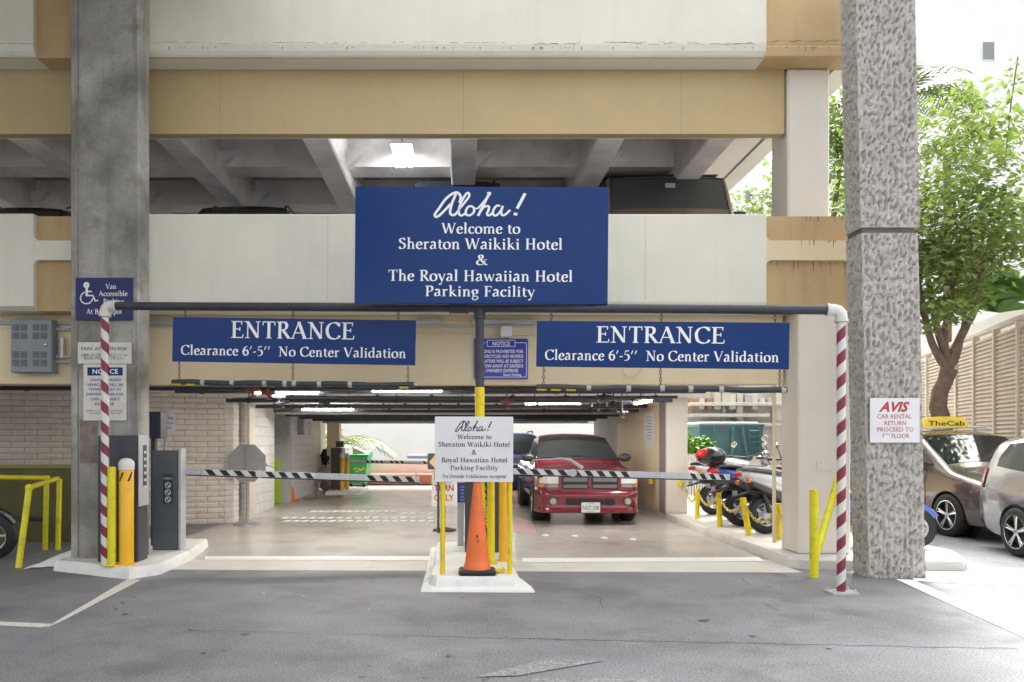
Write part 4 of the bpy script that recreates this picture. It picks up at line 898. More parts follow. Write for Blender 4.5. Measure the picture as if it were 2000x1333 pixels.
# ------------------------------------------------------------------ brick walls, left interior
random.seed(12)
def brick_mesh(k, L, H):
    mb = MB(); rng = random.Random(k)
    nx, nz = 5, 3; vs = []
    def d(i, j): return 0.006 if i in (0, nx) or j in (0, nz) else -rng.uniform(.0, .022)
    g0 = [[d(i, j) for i in range(nx + 1)] for j in range(nz + 1)]
    mb.grid(lambda u, v: (u * L, g0[round(v * nz)][round(u * nx)], v * H), nx, nz)
    mb.add([(0, .006, 0), (L, .006, 0), (L, .006, H), (0, .006, H), (0, .05, 0), (L, .05, 0), (L, .05, H), (0, .05, H)], [(0, 4, 5, 1), (1, 5, 6, 2), (2, 6, 7, 3), (3, 7, 4, 0)])
    me = bpy.data.meshes.new('brick'); me.from_pydata(mb.v, [], mb.f); me.materials.append(BRK); me.shade_smooth()
    try: me.set_sharp_from_angle(angle=R(50))
    except Exception: pass
    return me
wa = Vector((XX(-30, 12.3), 12.3, 0)); wb = Vector((XX(440, 13.5), 13.5, 0)); wdir = (wb - wa).normalized(); wang = math.atan2(wdir.y, wdir.x)
def brick_wall(origin, ang, length, z0, z1, label, vis, BL=.39, BH=.1, gap=.012, mat=None):
    e = empty('brick_wall', origin, label, 'wall', None, (0, 0, ang))
    MB().box(0, length, .012, .2, 0 if z0 < .5 else z0, z1).build('mortar_bed', MORT, e, local=True)
    full = [brick_mesh(k, BL - gap, BH - gap) for k in range(5)]
    half = {}
    z = z0; row = 0
    while z < z1 - .05:
        off = -(row % 2) * BL / 2; x = off
        while x < length - .02:
            a = max(0, x); b = min(length, x + BL)
            if b - a > .04 and vis(a, b, z):
                if b - a > BL - .01: me = full[random.randrange(5)]
                else:
                    key = round(b - a, 3)
                    if key not in half: half[key] = brick_mesh(50 + len(half), b - a - gap, BH - gap)
                    me = half[key]
                o = bpy.data.objects.new('brick', me); C.objects.link(o); o.parent = e; o.location = (a, random.uniform(-.002, .002), z)
            x += BL
        z += BH; row += 1
    return e
def visf(a, b, z):
    p = wa + wdir * a; q = wa + wdir * b; pxa = VX + p.x / p.y * F; pxb = VX + q.x / q.y * F
    if pxb < -10 or (pxa > 142 and pxb < 288): return False
    if pxb < 142 and z < .93: return False
    return True
Lw = (wb - wa).length
brick_wall(wa, wang, Lw, .0, 2.4, 'long wall of rough split-face pale blocks left of the driveway', visf)
# quoin return at the end of that wall
q = MB().box(wb.x + .001, wb.x + .14, wb.y + .01, wb.y + .3, 0, 2.4); 
for k in range(24): q.bbox(wb.x - .02, wb.x + .16, wb.y - .02, wb.y + .3, .1 * k + .004, .1 * k + .096, .012)
q.build('wall_end', BRK2, label='bright rough block end of the split-face wall by the dark louvre', cat='wall')
m = MB(); x0, x1 = XX(444, 14.0), XX(458, 14.0); z = .02
fr_ = empty('louvre_vent', (x0, 14.0, 0), 'tall narrow dark louvred vent beside the rough block wall', 'louvre')
MB().box(x0 - .02, x1 + .02, 14.06, 14.1, 0, 2.35).build('backing', DGREY, fr_)
while z < 2.3: o = MB().prism([(14.0, z), (14.05, z + .06), (14.058, z + .06), (14.01, z)], x0, x1, 'yz').build('slat', M('slat_grey', (.3, .29, .31), .5), fr_); z += .098
MB().box(XX(458, 14.2), XX(487, 14.2), 14.2, 14.6, 0, 2.4).build('pilaster', WHITE, label='plain white pilaster between the louvre and the painted block wall', cat='pilaster')
m = MB()
for k in range(22): m.bbox(XX(470, 14.15), XX(480, 14.15), 14.15, 14.199, .1 * k + .1, .1 * k + .19, .01)
m.build('block_strip', BRK2, label='narrow vertical strip of rough blocks on the white pilaster', cat='wall')
def blocks(x, y0, y1, label, flip=1, z1=2.35, BL=.4, BH=.2, z0=0, name='block_wall'):
    e = empty(name, (x, y0, 0), label, 'wall', None)
    MB().box(x - .2, x - .012, y0, y1, z0, z1).build('mortar_bed', M('painted_mortar', (.5, .49, .48), .8), e)
    z = z0; r_ = 0
    while z < z1 - .02:
        y = y0 - (r_ % 2) * BL / 2
        while y < y1 - .02:
            a, b = max(y0, y), min(y1, y + BL)
            if b - a > .05: MB().bbox(x - .1, x, a + .005, b - .005, z + .005, min(z1, z + BH) - .005, .006).build('block', BLKW, e)
            y += BL
        z += BH; r_ += 1
    return e
blocks(-4.24, 14.62, 16.6, 'bright white painted block wall running back behind the stop sign')
blocks(-4.3, 18.2, 21.3, 'white painted block wall running back behind the small orange cone')
e = empty('grey_block_wall', (XX(545, 16.8), 16.8, 0), 'pale grey block wall facing the camera behind the parked scooter', 'wall')
xa, xb = -4.95, XX(566, 18.0)
MB().box(xa, xb, 18.012, 18.19, 0, 2.3).build('mortar_bed', M('painted_mortar', (.5, .49, .48), .8), e)
z = 0; r_ = 0
while z < 2.25:
    x = xa - (r_ % 2) * .2
    while x < xb - .03:
        a, b = max(xa, x), min(xb, x + .4)
        if b - a > .05: MB().bbox(a + .005, b - .005, 18.0, 18.1, z + .005, z + .195, .006).build('block', M('grey_block', (.5, .49, .48), .7, 0, .05, 4), e)
        x += .4
    z += .2; r_ += 1
MB().bbox(XX(571, 19.5), XX(598, 19.5), 19.2, 19.4, ZZ(850, 19.5), ZZ(815, 19.5), .02).build('wall_cabinet', GALV, label='grey metal cabinet high on the wall near the far opening', cat='cabinet')
m = MB()
for px in (602, 605): m.tube([W(px - 1, 822, 20.5), W(px + 2, 824, 20.5), W(px + 2, 848, 20.5), W(px - 2, 850, 20.5)], .012, 6)
m.build('bent_conduit', LGREY, label='bent conduit beside the grey cabinet on the far column', cat='conduit')
# half wall with yellow rails at far left
MB().box(-9.5, XX(148, 11), 11.0, 11.15, -.02, ZZ(915, 11)).build('half_wall', OLIVE, label='low olive wall behind the yellow railing at the far left', cat='wall')
MB().box(-9.5, XX(148, 11), 10.97, 11.0, ZZ(915, 11), ZZ(908, 11)).build('half_wall_cap', M('olive_light', (.3, .27, .1), .7), label='paler flat capping along the top of the olive half wall', cat='wall capping')
e = empty('yellow_railing', (XX(60, 9.5), 9.5, 0), 'yellow pipe railing with a leaning front post beside the grey column', 'railing')
A0 = G(36, 1110); B0_ = W(57, 953, 8.9); C0 = W(112, 935, 10.2)
MB().tube([A0, B0_], .036, 14).build('front_post', YELG, e, smooth=True)
MB().ball(B0_, .046, 12, 8).tube([B0_, C0], .032, 14).build('slanted_rail', YELG, e, smooth=True)
for px in (90, 115):
    m = MB().tube([(XX(px - 2, 10.2), 10.2, 0), (XX(px + 1, 10.2), 10.2, ZZ(936, 10.2))], .034, 12); m.build('post', YELG, e, smooth=True)
MB().tube([(-8.4, 10.2, ZZ(930, 10.2)), W(95, 934, 10.2)], .034, 12).build('top_rail', YELG, e, smooth=True)
MB().tube([(-8.4, 10.3, ZZ(1010, 10.2)), W(88, 1015, 10.3)], .03, 12).build('lower_rail', PIPE, e, smooth=True)
# electrical cabinet
Y0 = BF - .16
e = empty('electrical_cabinet', (XX(60, Y0), Y0, ZZ(728, Y0)), 'grey electrical cabinet with louvres mounted high at the far left', 'electrical cabinet')
EC = M('cabinet_grey', (.24, .27, .29), .45, .1, .08, 4)
MB().bbox(XX(20, Y0), XX(101, Y0), Y0, BF - .001, ZZ(728, Y0), ZZ(624, Y0), .012).build('box', EC, e)
for gx in (25, 41, 64, 80):
    for gy in (634, 650, 687, 703):
        m = MB()
        for k in range(5): m.prism([(XX(gx, Y0), ZZ(gy + 2.6 * k, Y0)), (XX(gx + 12, Y0), ZZ(gy + 2.6 * k, Y0)), (XX(gx + 12, Y0), ZZ(gy + 1.4 + 2.6 * k, Y0)), (XX(gx, Y0), ZZ(gy + 1.4 + 2.6 * k, Y0))], Y0 - .009, Y0 - .0005, 'xz')
        m.build('louvre_group', M('louvre_grey', (.13, .15, .17), .5), e)
MB().ball((XX(89, Y0), Y0 - .012, ZZ(674, Y0)), .02, 10, 6).build('lock', CHR, e)
m = MB()
for py in (643, 697, 707): m.cyl(W(100, py, BF - .05), W(138, py, BF - .05), .018, 8)
m.cyl(W(121, 660, BF - .06), W(121, 700, BF - .06), .03, 8)
m.build('cabinet_conduit', LGREY, smooth=True, label='grey conduits between the electrical cabinet and the concrete column', cat='conduit')

# stop sign seen from behind
Y0 = 13.3; c = W(482.5, 905, Y0); e = empty('stop_sign', (c.x, Y0, 0), 'bare metal back of an octagonal sign on a thin pole near the block wall', 'sign')
rr = .335 / math.cos(R(22.5))
MB().prism([(c.x + rr * math.cos(R(22.5 + 45 * k)), c.z + rr * math.sin(R(22.5 + 45 * k))) for k in range(8)], Y0, Y0 + .005, 'xz').build('panel', M('sign_back', (.34, .335, .33), .5, .3), e)
MB().cyl((c.x, Y0 - .02, .03), (c.x, Y0 - .02, c.z + .31), .016, 10).build('pole', GALV, e); MB().lathe((c.x, Y0 - .02, .005), [(.24, 0), (.23, .02), (.04, .05)], 24).build('base', GALV, e, smooth=True)

# clutter by the far wall
def cone(px, py, Y, h, label, band=True):
    x = XX(px, Y); e = empty('traffic_cone', (x, Y, .004), label, 'traffic cone')
    MB().bbox(x - h * .28, x + h * .28, Y - h * .28, Y + h * .28, .005, .035, .008).build('base', ORG, e)
    rad = lambda t: h * (.2 - .16 * t)
    MB().lathe((x, Y, .035), [(rad(0), 0), (rad(1), h)], 20).build('cone_body', ORG, e, smooth=True)
    MB().lathe((x, Y, .035), [(rad(.55) + .003, h * .55), (rad(.78) + .003, h * .78)], 20).build('white_band', LET, e, smooth=True)
cone(568, 973, 18.6, .58, 'small orange cone with white band against the painted block wall')
Y0 = 17.9
e = empty('folding_floor_sign', (XX(541, Y0), Y0, 0), 'lime green folding floor sign leaning by the scooter', 'floor sign')
MB().prism([(XX(533, Y0), .0), (XX(548, Y0), .0), (XX(545, Y0), ZZ(897, Y0)), (XX(536, Y0), ZZ(897, Y0))], Y0, Y0 + .04, 'xz').build('panel', M('lime', (.45, .68, .03), .4), e)
e = empty('caution_sign', (XX(555, 18.3), 18.3, 0), 'small yellow caution floor sign between the green sign and the cone', 'floor sign')
MB().prism([(XX(549, 18.3), .0), (XX(562, 18.3), .0), (XX(561, 18.3), ZZ(920, 18.3)), (XX(551, 18.3), ZZ(920, 18.3))], 18.3, 18.33, 'xz').build('panel', M('caution_yellow', (.85, .7, .02), .4), e)
m = MB(); random.seed(5)
for k in range(9): m.bbox(-4.1 + .09 * k, -4.0 + .1 * k, 18.9 + .1 * k, 19.1 + .1 * k, .005, .03 + .03 * random.random(), .006)
m.build('scrap_pile', M('scrap', (.2, .17, .15), .7, 0, .4, 20), label='low pile of dark scrap along the foot of the white block wall', cat='scrap')
# lower-level lamps
def lamp_fix(px, py, Y, L, label, turn=0):
    p = W(px, py, Y); e = empty('ceiling_light', p, label, 'ceiling light', 'garage ceiling lights', (0, 0, turn))
    MB().bbox(-L / 2, L / 2, -.06, .06, .012, .06, .008).build('housing', SWH, e, local=True); MB().bbox(-L / 2 + .03, L / 2 - .03, -.045, .045, -.015, .011, .006).build('diffuser', LAMP, e, local=True)
    MB().box(-.01, .01, -.01, .01, .06, max(.07, 2.45 - p.z)).build('hanger', GALV, e, local=True)
lamp_fix(795, 764, 11.05, 1.1, 'lit tube light nearest the entrance behind the left clearance bar')
lamp_fix(640, 800, 15.4, 1.1, 'lit tube light deep in the garage over the speed humps')
lamp_fix(1080, 790, 14.2, 1.1, 'lit tube light over the red pickup truck')
lamp_fix(960, 812, 19.8, 1.1, 'lit tube light over the far end of the garage')
lamp_fix(560, 768, 11.2, 1.0, 'lit tube light above the stop sign lane')
lamp_fix(1255, 786, 12.6, 1.0, 'tube light above the right kerb edge of the lane', R(90))
# upper lamp
Y0 = 10.6; p = W(785, 312, Y0)
e = empty('hanging_light', p, 'bright folded reflector light hanging under the upper deck ceiling', 'ceiling light')
for i, (x0, x1, dz) in enumerate(((-.15, -.08, .0), (-.078, .0, .02), (.002, .078, .02), (.08, .15, .0))):
    MB().add([(x0, -.12, -.14 - dz), (x1, -.12, -.14 + (.02 if i == 0 else -.02 if i == 3 else 0)), (x1, .3, .17), (x0, .3, .17)], [(0, 1, 2, 3)]).build('tube_panel', M('lamp_cool', (.93, .96, 1), emit=9), e, local=True, fix=False)
MB().box(-.15, .15, -.13, .31, .172, .2).build('housing', LGREY, e, local=True)
MB().cyl((.0, 0, .2), (.0, 0, 6.04 - p.z), .012, 8).build('stem', GALV, e, local=True)

# speed hump markings and road studs
e = empty('speed_hump_markings', (0, 13, .004), 'rows of white painted dashes on the speed humps inside the garage', 'markings')
rows = ((605, 775, 1000, 12), (548, 690, 1013, 8), (552, 850, 1019, 17), (780, 850, 1004, 4), (690, 850, 1012.5, 9))
for (p0, p1, y, n) in rows:
    for i in range(n):
        px = p0 + (p1 - p0) * (i + .5) / n; wv = (p1 - p0) / n * .34
        c = G(px, y); a = wv * c.y / F; b_ = .12
        MB().prism([(c.x - a * .6 - .03, c.y - b_), (c.x + a * .4, c.y - b_), (c.x + a, c.y - b_ * .3), (c.x + a * .6 + .03, c.y + b_), (c.x - a * .4, c.y + b_), (c.x - a, c.y + b_ * .3)], .0045, .016).build('dash', LINEW, e)
for i, (px, py) in enumerate(((1065, 1047), (1123, 1049), (1180, 1052), (1236, 1055))):
    c = G(px, py); MB().lathe((c.x, c.y, .004), [(.055, 0), (.045, .014), (.015, .02)], 12).build('road_stud', LINEW, smooth=True, label='round white road stud on the floor before the red pickup, %s' % ('leftmost of four', 'second from left', 'second from right', 'rightmost of four')[i], cat='road stud', group='road studs')
MB().prism([(p.x, p.y) for p in (G(1005, 1040), G(1050, 1046), G(1040, 1020), G(1005, 1010))], .005, .008).build('red_floor_patch', M('red_floor', (.34, .2, .2), .5, 0, .1, 5), kind='structure')

# ================================================================== vehicles
def interp(tab, t):
    if t <= tab[0][0]: return tab[0][1]
    for (a, va), (b, vb) in zip(tab[:-1], tab[1:]):
        if t <= b:
            k = (t - a) / (b - a); return va + (vb - va) * k
    return tab[-1][1]
def sm(tab, t):          # smoother interpolation
    h = .04; return (interp(tab, t - h) + 2 * interp(tab, t) + interp(tab, t + h)) / 4
class Car:
    def __init__(s, L, top, plan, wz, bot, paint, crown=.035, rc=.09):
        s.L, s.top, s.plan, s.wz, s.bot, s.paint, s.crown, s.rc = L, top, plan, wz, bot, paint, crown, rc
    def sw(s, y, z): return sm(s.plan, y) * sm(s.wz, z)
    def topz(s, x, y):
        zt = sm(s.top, y); w = s.sw(y, zt - s.rc); return zt - s.crown * min(1, abs(x) / w) ** 2
    def fy(s, x):           # y of the nose at lateral position x
        lo, hi = 0, .5; w0 = s.wz_max()
        for _ in range(16):
            m_ = (lo + hi) / 2
            if sm(s.plan, m_) * w0 < abs(x): lo = m_
            else: hi = m_
        return hi if abs(x) > sm(s.plan, 0) * w0 else 0
    def wz_max(s): return max(v for _, v in s.wz)
    def body(s, par, stations=None, arches=(), ar=.37, name='body'):
        ys = stations or sorted(set([0, .02, .05, .1, .16, .24, .34] + [round(.34 + .12 * k, 3) for k in range(1, int((s.L - .5) / .12))] + [s.L - .3, s.L - .18, s.L - .1, s.L - .04, s.L]))
        rings = []; 
        for y in ys:
            zt = sm(s.top, y); zb = interp(s.bot, y); pts = []; e = 0
            if y < .05: zt -= (.05 - y) * 1.2; zb += (.05 - y) * 1.0
            rc = s.rc
            wt = s.sw(y, zt - rc); n = 9
            for k in range(4): pts.append(((s.sw(y, zb + .05) - .04) * k / 3, zb))
            for k in range(n + 1):
                z = zb + .05 + (zt - rc - zb - .05) * k / n; pts.append((s.sw(y, z), z))
            for k in range(1, 4):
                a = R(90 * k / 3); pts.append((wt - rc * 1.2 * (1 - math.cos(a)), zt - rc + rc * math.sin(a) - s.crown))
            xe = pts[-1][0]
            for k in range(1, 6): x = xe * (1 - k / 5); pts.append((x, zt - s.crown * (x / wt) ** 2 if k < 5 else zt))
            full = pts + [(-x, z) for x, z in pts[1:-1]][::-1]
            rings.append([Vector((x, y, z)) for x, z in full])
        mb = MB(); n = len(rings[0])
        for r_ in rings: mb.v += r_
        for i in range(len(rings) - 1):
            for j in range(n): mb.f.append((i * n + j, i * n + (j + 1) % n, (i + 1) * n + (j + 1) % n, (i + 1) * n + j))
        mb.f.append(tuple(range(n))); mb.f.append(tuple((len(rings) - 1) * n + j for j in reversed(range(n))))
        o = mb.build(name, s.paint, par, local=True, smooth=True, angle=38)
        if arches:
            cb = MB(); wmx = s.wz_max()
            for (y, zc) in arches:
                for sg in (-1, 1): cb.lathe((sg * (wmx - .05), y, zc), [(ar, -.22), (ar, .22)], 28, 'x')
            c = cb.build('cut', s.paint, None)
            c.parent = None; c.location = (0, 0, 0); off = Vector((0, 0, 0))
            for v, p in zip(c.data.vertices, cb.v): v.co = p
            c.matrix_world = par.matrix_world.copy() if False else Matrix.Identity(4)
            # boolean in the car's own space
            pl = par.location.copy(); pr = par.rotation_euler.copy(); par.location = (0, 0, 0); par.rotation_euler = (0, 0, 0)
            md = o.modifiers.new('b', 'BOOLEAN'); md.object = c; md.operation = 'DIFFERENCE'; md.solver = 'EXACT'
            bpy.context.view_layer.update(); dg = bpy.context.evaluated_depsgraph_get()
            me = bpy.data.meshes.new_from_object(o.evaluated_get(dg)); o.modifiers.clear()
            if len(me.polygons) > 50: o.data = me; me.shade_smooth(); me.set_sharp_from_angle(angle=R(38))
            bpy.data.objects.remove(c); par.location = pl; par.rotation_euler = pr
            lin = MB()
            for (y, zc) in arches:
                for sg in (-1, 1): lin.lathe((sg * (wmx - .30), y, zc), [(ar + .02, -.02), (ar + .02, .0), (.01, .0)], 20, 'x')
            lin.build('wheel_well', BLK, par, local=True)
        return o
    def side(s, par, name, poly_fn, y0, y1, mat, sg, off=.006, n=10, nz=5):
        # poly_fn(y) -> (zlo, zhi)
        mb = MB()
        def f(u, v):
            y = y0 + (y1 - y0) * u; a, b = poly_fn(y); z = a + (b - a) * v; return (sg * (s.sw(y, z) + off), y, z)
        mb.grid(f, n, nz); return mb.build(name, mat, par, local=True, smooth=True, fix=False)
    def topp(s, par, name, y0, y1, half, mat, off=.006, n=10):
        mb = MB()
        def f(u, v):
            y = y0 + (y1 - y0) * v; w = half(y); x = -w + 2 * w * u; return (x, y, s.topz(x, y) + off)
        mb.grid(f, n, n); return mb.build(name, mat, par, local=True, smooth=True, fix=False)
    def nose(s, par, name, x0, x1, z0, z1, mat, off=.012, bow=None, n=8, sub=None):
        mb = MB(); nz = 3
        def f(u, v):
            x = x0 + (x1 - x0) * u; a = z0(x) if callable(z0) else z0; b = z1(x) if callable(z1) else z1
            return (x, s.fy(x) - off, a + (b - a) * v)
        mb.grid(f, n, nz)
        k = len(mb.v)
        mb.add([(p.x, p.y + off + .04, p.z) for p in mb.v[:]], [])
        # rim faces
        N = n + 1
        loop = [i for i in range(N)] + [r_ * N + n for r_ in range(1, nz + 1)] + [nz * N + i for i in range(n - 1, -1, -1)] + [r_ * N for r_ in range(nz - 1, 0, -1)]
        for i in range(len(loop)): a, b = loop[i], loop[(i + 1) % len(loop)]; mb.f.append((a, k + a, k + b, b))
        return mb.build(name, mat, par, local=True, smooth=True, angle=40)
def wheel(par, x, y, r, w, sg, spokes=5, rimmat=None):
    t = MB().lathe((x, y, r), [(r * .66, -w / 2), (r * .9, -w / 2), (r * .97, -w * .42), (r, -w * .3), (r, w * .3), (r * .97, w * .42), (r * .9, w / 2), (r * .66, w / 2), (r * .60, w * .3), (r * .60, -w * .3), (r * .66, -w / 2)], 32, 'x', False).build('tyre', BLK, par, local=True, smooth=True)
    rm = MB(); xo = x + sg * w * .42
    rm.lathe((xo, y, r), [(r * .67, -sg * .10), (r * .69, sg * .018), (r * .66, sg * .018), (r * .62, -sg * .02), (r * .62, -sg * .10)], 32, 'x', False)
    rm.lathe((xo, y, r), [(r * .14, -sg * .06), (r * .14, sg * .0), (r * .08, sg * .012)], 14, 'x')
    for k in range(spokes):
        a = 2 * PI * k / spokes + .3
        for da in (-.11, .11):
            c0 = Vector((xo - sg * .012, y + r * .1 * math.cos(a), r + r * .1 * math.sin(a))); c1 = Vector((xo - sg * .004, y + r * .66 * math.cos(a + da), r + r * .66 * math.sin(a + da)))
            rm.tube([c0, c1], [.022, .017], 6)
    rm.build('rim', rimmat or CHR, t, local=True, smooth=True, angle=45)
    MB().lathe((xo - sg * .07, y, r), [(r * .6, 0), (r * .6, .005)], 24, 'x').build('brake_disc', DGREY, t, local=True)
def mirror(par, x, y, z, sg, mat):
    MB().ball((x + sg * .12, y, z), (.13, .075, .085), 14, 8).build('mirror', mat, par, local=True, smooth=True)
    MB().tube([(x - sg * .04, y + .04, z - .03), (x + sg * .06, y + .02, z - .03)], .03, 8).build('mirror_arm', BLK, par, local=True)
def glass_tab(lo, hi): return lambda y: (interp(lo, y), interp(hi, y))

# ---- the red pickup
RED = M('maroon_metallic', (.21, .016, .03), .2, .25, .04, 6, coat=1)
TX, TY = XX(1150, 13.25), 13.15
T = empty('pickup_truck', (TX, TY, .004), 'dark red pickup truck facing out behind the striped barrier arm', 'pickup truck')
pk = Car(5.2, [(0, .80), (.08, .93), (.2, .97), (.6, 1.02), (1.25, 1.09), (1.32, 1.12), (2.05, 1.585), (2.2, 1.63), (2.6, 1.655), (3.2, 1.63), (3.3, 1.60), (3.42, 1.14), (3.5, 1.12), (5.2, 1.12)],
         [(0, .80), (.05, .87), (.12, .925), (.25, .965), (.5, .99), (1, 1), (4.9, 1), (5.2, .95)], [(.2, .90), (.35, .93), (.62, .94), (.9, .93), (1.05, .86), (1.15, .79), (1.6, .665)], [(0, .38), (.2, .36), (5.2, .42)], RED)
pk.body(T, arches=((.86, .36), (4.05, .36)), ar=.41)
for y in (.86, 4.05):
    for sg in (-1, 1): wheel(T, sg * .83, y, .35, .27, sg)
pk.topp(T, 'windshield', 1.37, 2.02, lambda y: .80 - (y - 1.37) * .22, GLASS)
MB().tube([(x, 1.36 + abs(x) * .02, pk.topz(x, 1.36) + .012) for x in [-.78 + .156 * k for k in range(11)]], .014, 6).build('cowl', BLK, T, local=True)
for sg in (-1, 1):
    pk.side(T, 'side_window', glass_tab([(1.6, 1.16), (3.1, 1.16)], [(1.6, 1.2), (2.15, 1.53), (3.0, 1.54), (3.1, 1.4)]), 1.62, 3.1, GLASS, sg)
    mirror(T, sg * .84, 1.55, 1.17, sg, M('mirror_black', (.05, .052, .06), .3))
    # headlamp assembly: clear lens above amber and clear strip
    pk.nose(T, 'headlight', sg * .555, sg * .885, lambda x: .74, lambda x: .865 - max(0, abs(x) - .8) * .5, M('headlamp_lens', (.74, .75, .72), .15, 0, .15, 60, spec=.8), off=.016)
    pk.nose(T, 'turn_signal', sg * .56, sg * .80, .675, .728, M('lamp_strip', (.35, .33, .3), .1, .3, .2, 30), off=.014)
    pk.nose(T, 'amber_lamp', sg * .805, sg * .895, .675, .731, M('amber_lens', (.8, .25, .02), .15), off=.018)
    MB().lathe((sg * .66, -.075, .43), [(.055, -.01), (.05, .01), (.03, .02)], 18, 'y').build('fog_light', M('fog_lens', (.6, .58, .5), .08, .5), T, local=True, smooth=True)
    MB().lathe((sg * .66, -.055, .43), [(.072, -.012), (.072, .01)], 18, 'y').build('fog_bezel', DGREY, T, local=True, smooth=True)
for sg in (-1, 1):
    for y in (1.62, 3.12): pk.side(T, 'door_gap', lambda yy: (.42, 1.12), y - .006, y + .006, BLK, sg, .003, 1, 6)
    pk.side(T, 'door_handle', lambda yy: (.93, .97), 2.85, 3.0, BLK, sg, .02, 2, 2)
MB().tube([(x, .32, pk.topz(x, .32) + .002) for x in [-.8 + .16 * k for k in range(11)]], .004, 5).build('hood_gap', BLK, T, local=True)
q_ = [(x_, y_, pk.topz(x_, y_) + .010) for x_, y_ in ((-.80, 1.37), (-.4, 1.35), (0, 1.345), (.4, 1.35), (.80, 1.37), (.655, 2.03), (.33, 2.04), (0, 2.045), (-.33, 2.04), (-.655, 2.03))]
MB().tube(q_, .016, 6, closed=True).build('windshield_seal', BLK, T, local=True)
# grille: red frame with four mesh openings
GRM = M('grille_mesh', (.11, .11, .112), .4, .4, .5, 160, 1., 300)
def rr_box(mb, x0, x1, z0, z1, y0, y1, r=.03): mb.prism(rrect(x0, x1, z0, z1, r, {'bl', 'br', 'tl', 'tr'}), y0, y1, 'xz'); return mb
rr_box(MB(), -.55, .55, .60, .92, -.035, .03, .07).build('grille_surround', RED, T, local=True)
for x0, x1 in ((-.49, -.035), (.035, .49)):
    for z0, z1 in ((.655, .735), (.765, .86)):
        rr_box(MB(), x0 - .012, x1 + .012, z0 - .012, z1 + .012, -.040, -.0351, .035).build('grille_recess', BLK, T, local=True)
        rr_box(MB(), x0 + .012, x1 - .012, z0 + .01, z1 - .01, -.0435, -.0401, .025).build('grille_opening', GRM, T, local=True)
        m = MB(); k = x0 + .02
        while k < x1 - .02: m.box(k, k + .004, -.046, -.0436, z0 + .012, z1 - .012); k += .017
        o = m.build('grille_bars', LGREY, T, local=True); o['kind'] = 'stuff'
# bumper
def bump(y): return y
m = MB(); secs = [(.60, .035), (.58, .06), (.50, .065), (.46, .05), (.33, .05), (.29, .065), (.25, .085), (.22, .07)]
vs = []; nx = 24
for (z, o_) in secs:
    for i in range(nx + 1):
        x = -.955 + 1.91 * i / nx; y = pk.fy(min(abs(x), .93)) * (1 if abs(x) < .93 else 1.0) - o_ ; vs.append((x, y, z))
m.add(vs, [(j * (nx + 1) + i, j * (nx + 1) + i + 1, (j + 1) * (nx + 1) + i + 1, (j + 1) * (nx + 1) + i) for j in range(len(secs) - 1) for i in range(nx)])
k = len(m.v); m.add([(x, .42 + .0 * z, z) for (z, o_) in secs for x in (-.955, .955)], [])
for j in range(len(secs) - 1):
    a = j * (nx + 1); m.f.append((a, k + 2 * j, k + 2 * j + 2, a + nx + 1)); a += nx; m.f.append((a, a + nx + 1, k + 2 * j + 3, k + 2 * j + 1))
m.build('bumper', RED, T, local=True, smooth=True, angle=50)
for x0, x1 in ((-.43, -.26), (-.24, -.01), (.01, .24), (.26, .43)):
    rr_box(MB(), x0, x1, .365, .475, -.072, -.051, .02).build('air_intake', BLK, T, local=True)
rr_box(MB(), -.165, .165, .235, .415, -.105, -.098, .015).build('number_plate', SWH, T, local=True)
sans('NGT 308', -.14, .14, .285, .075, -.1065).build('plate_lettering', LETK, T, local=True, fix=False)
sans('HAWAII', -.05, .05, .385, .018, -.1065).build('plate_state', LETR, T, local=True, fix=False)
sans('ALOHA STATE', -.07, .07, .25, .016, -.1065).build('plate_motto', LETK, T, local=True, fix=False)
MB().tube([(.55, 1.33, 1.13), (.2, 1.42, 1.20), (-.12, 1.44, 1.215)], .009, 6).build('wiper', BLK, T, local=True)
MB().tube([(-.2, 1.33, 1.13), (-.5, 1.42, 1.19), (-.72, 1.44, 1.19)], .009, 6).build('wiper', BLK, T, local=True)

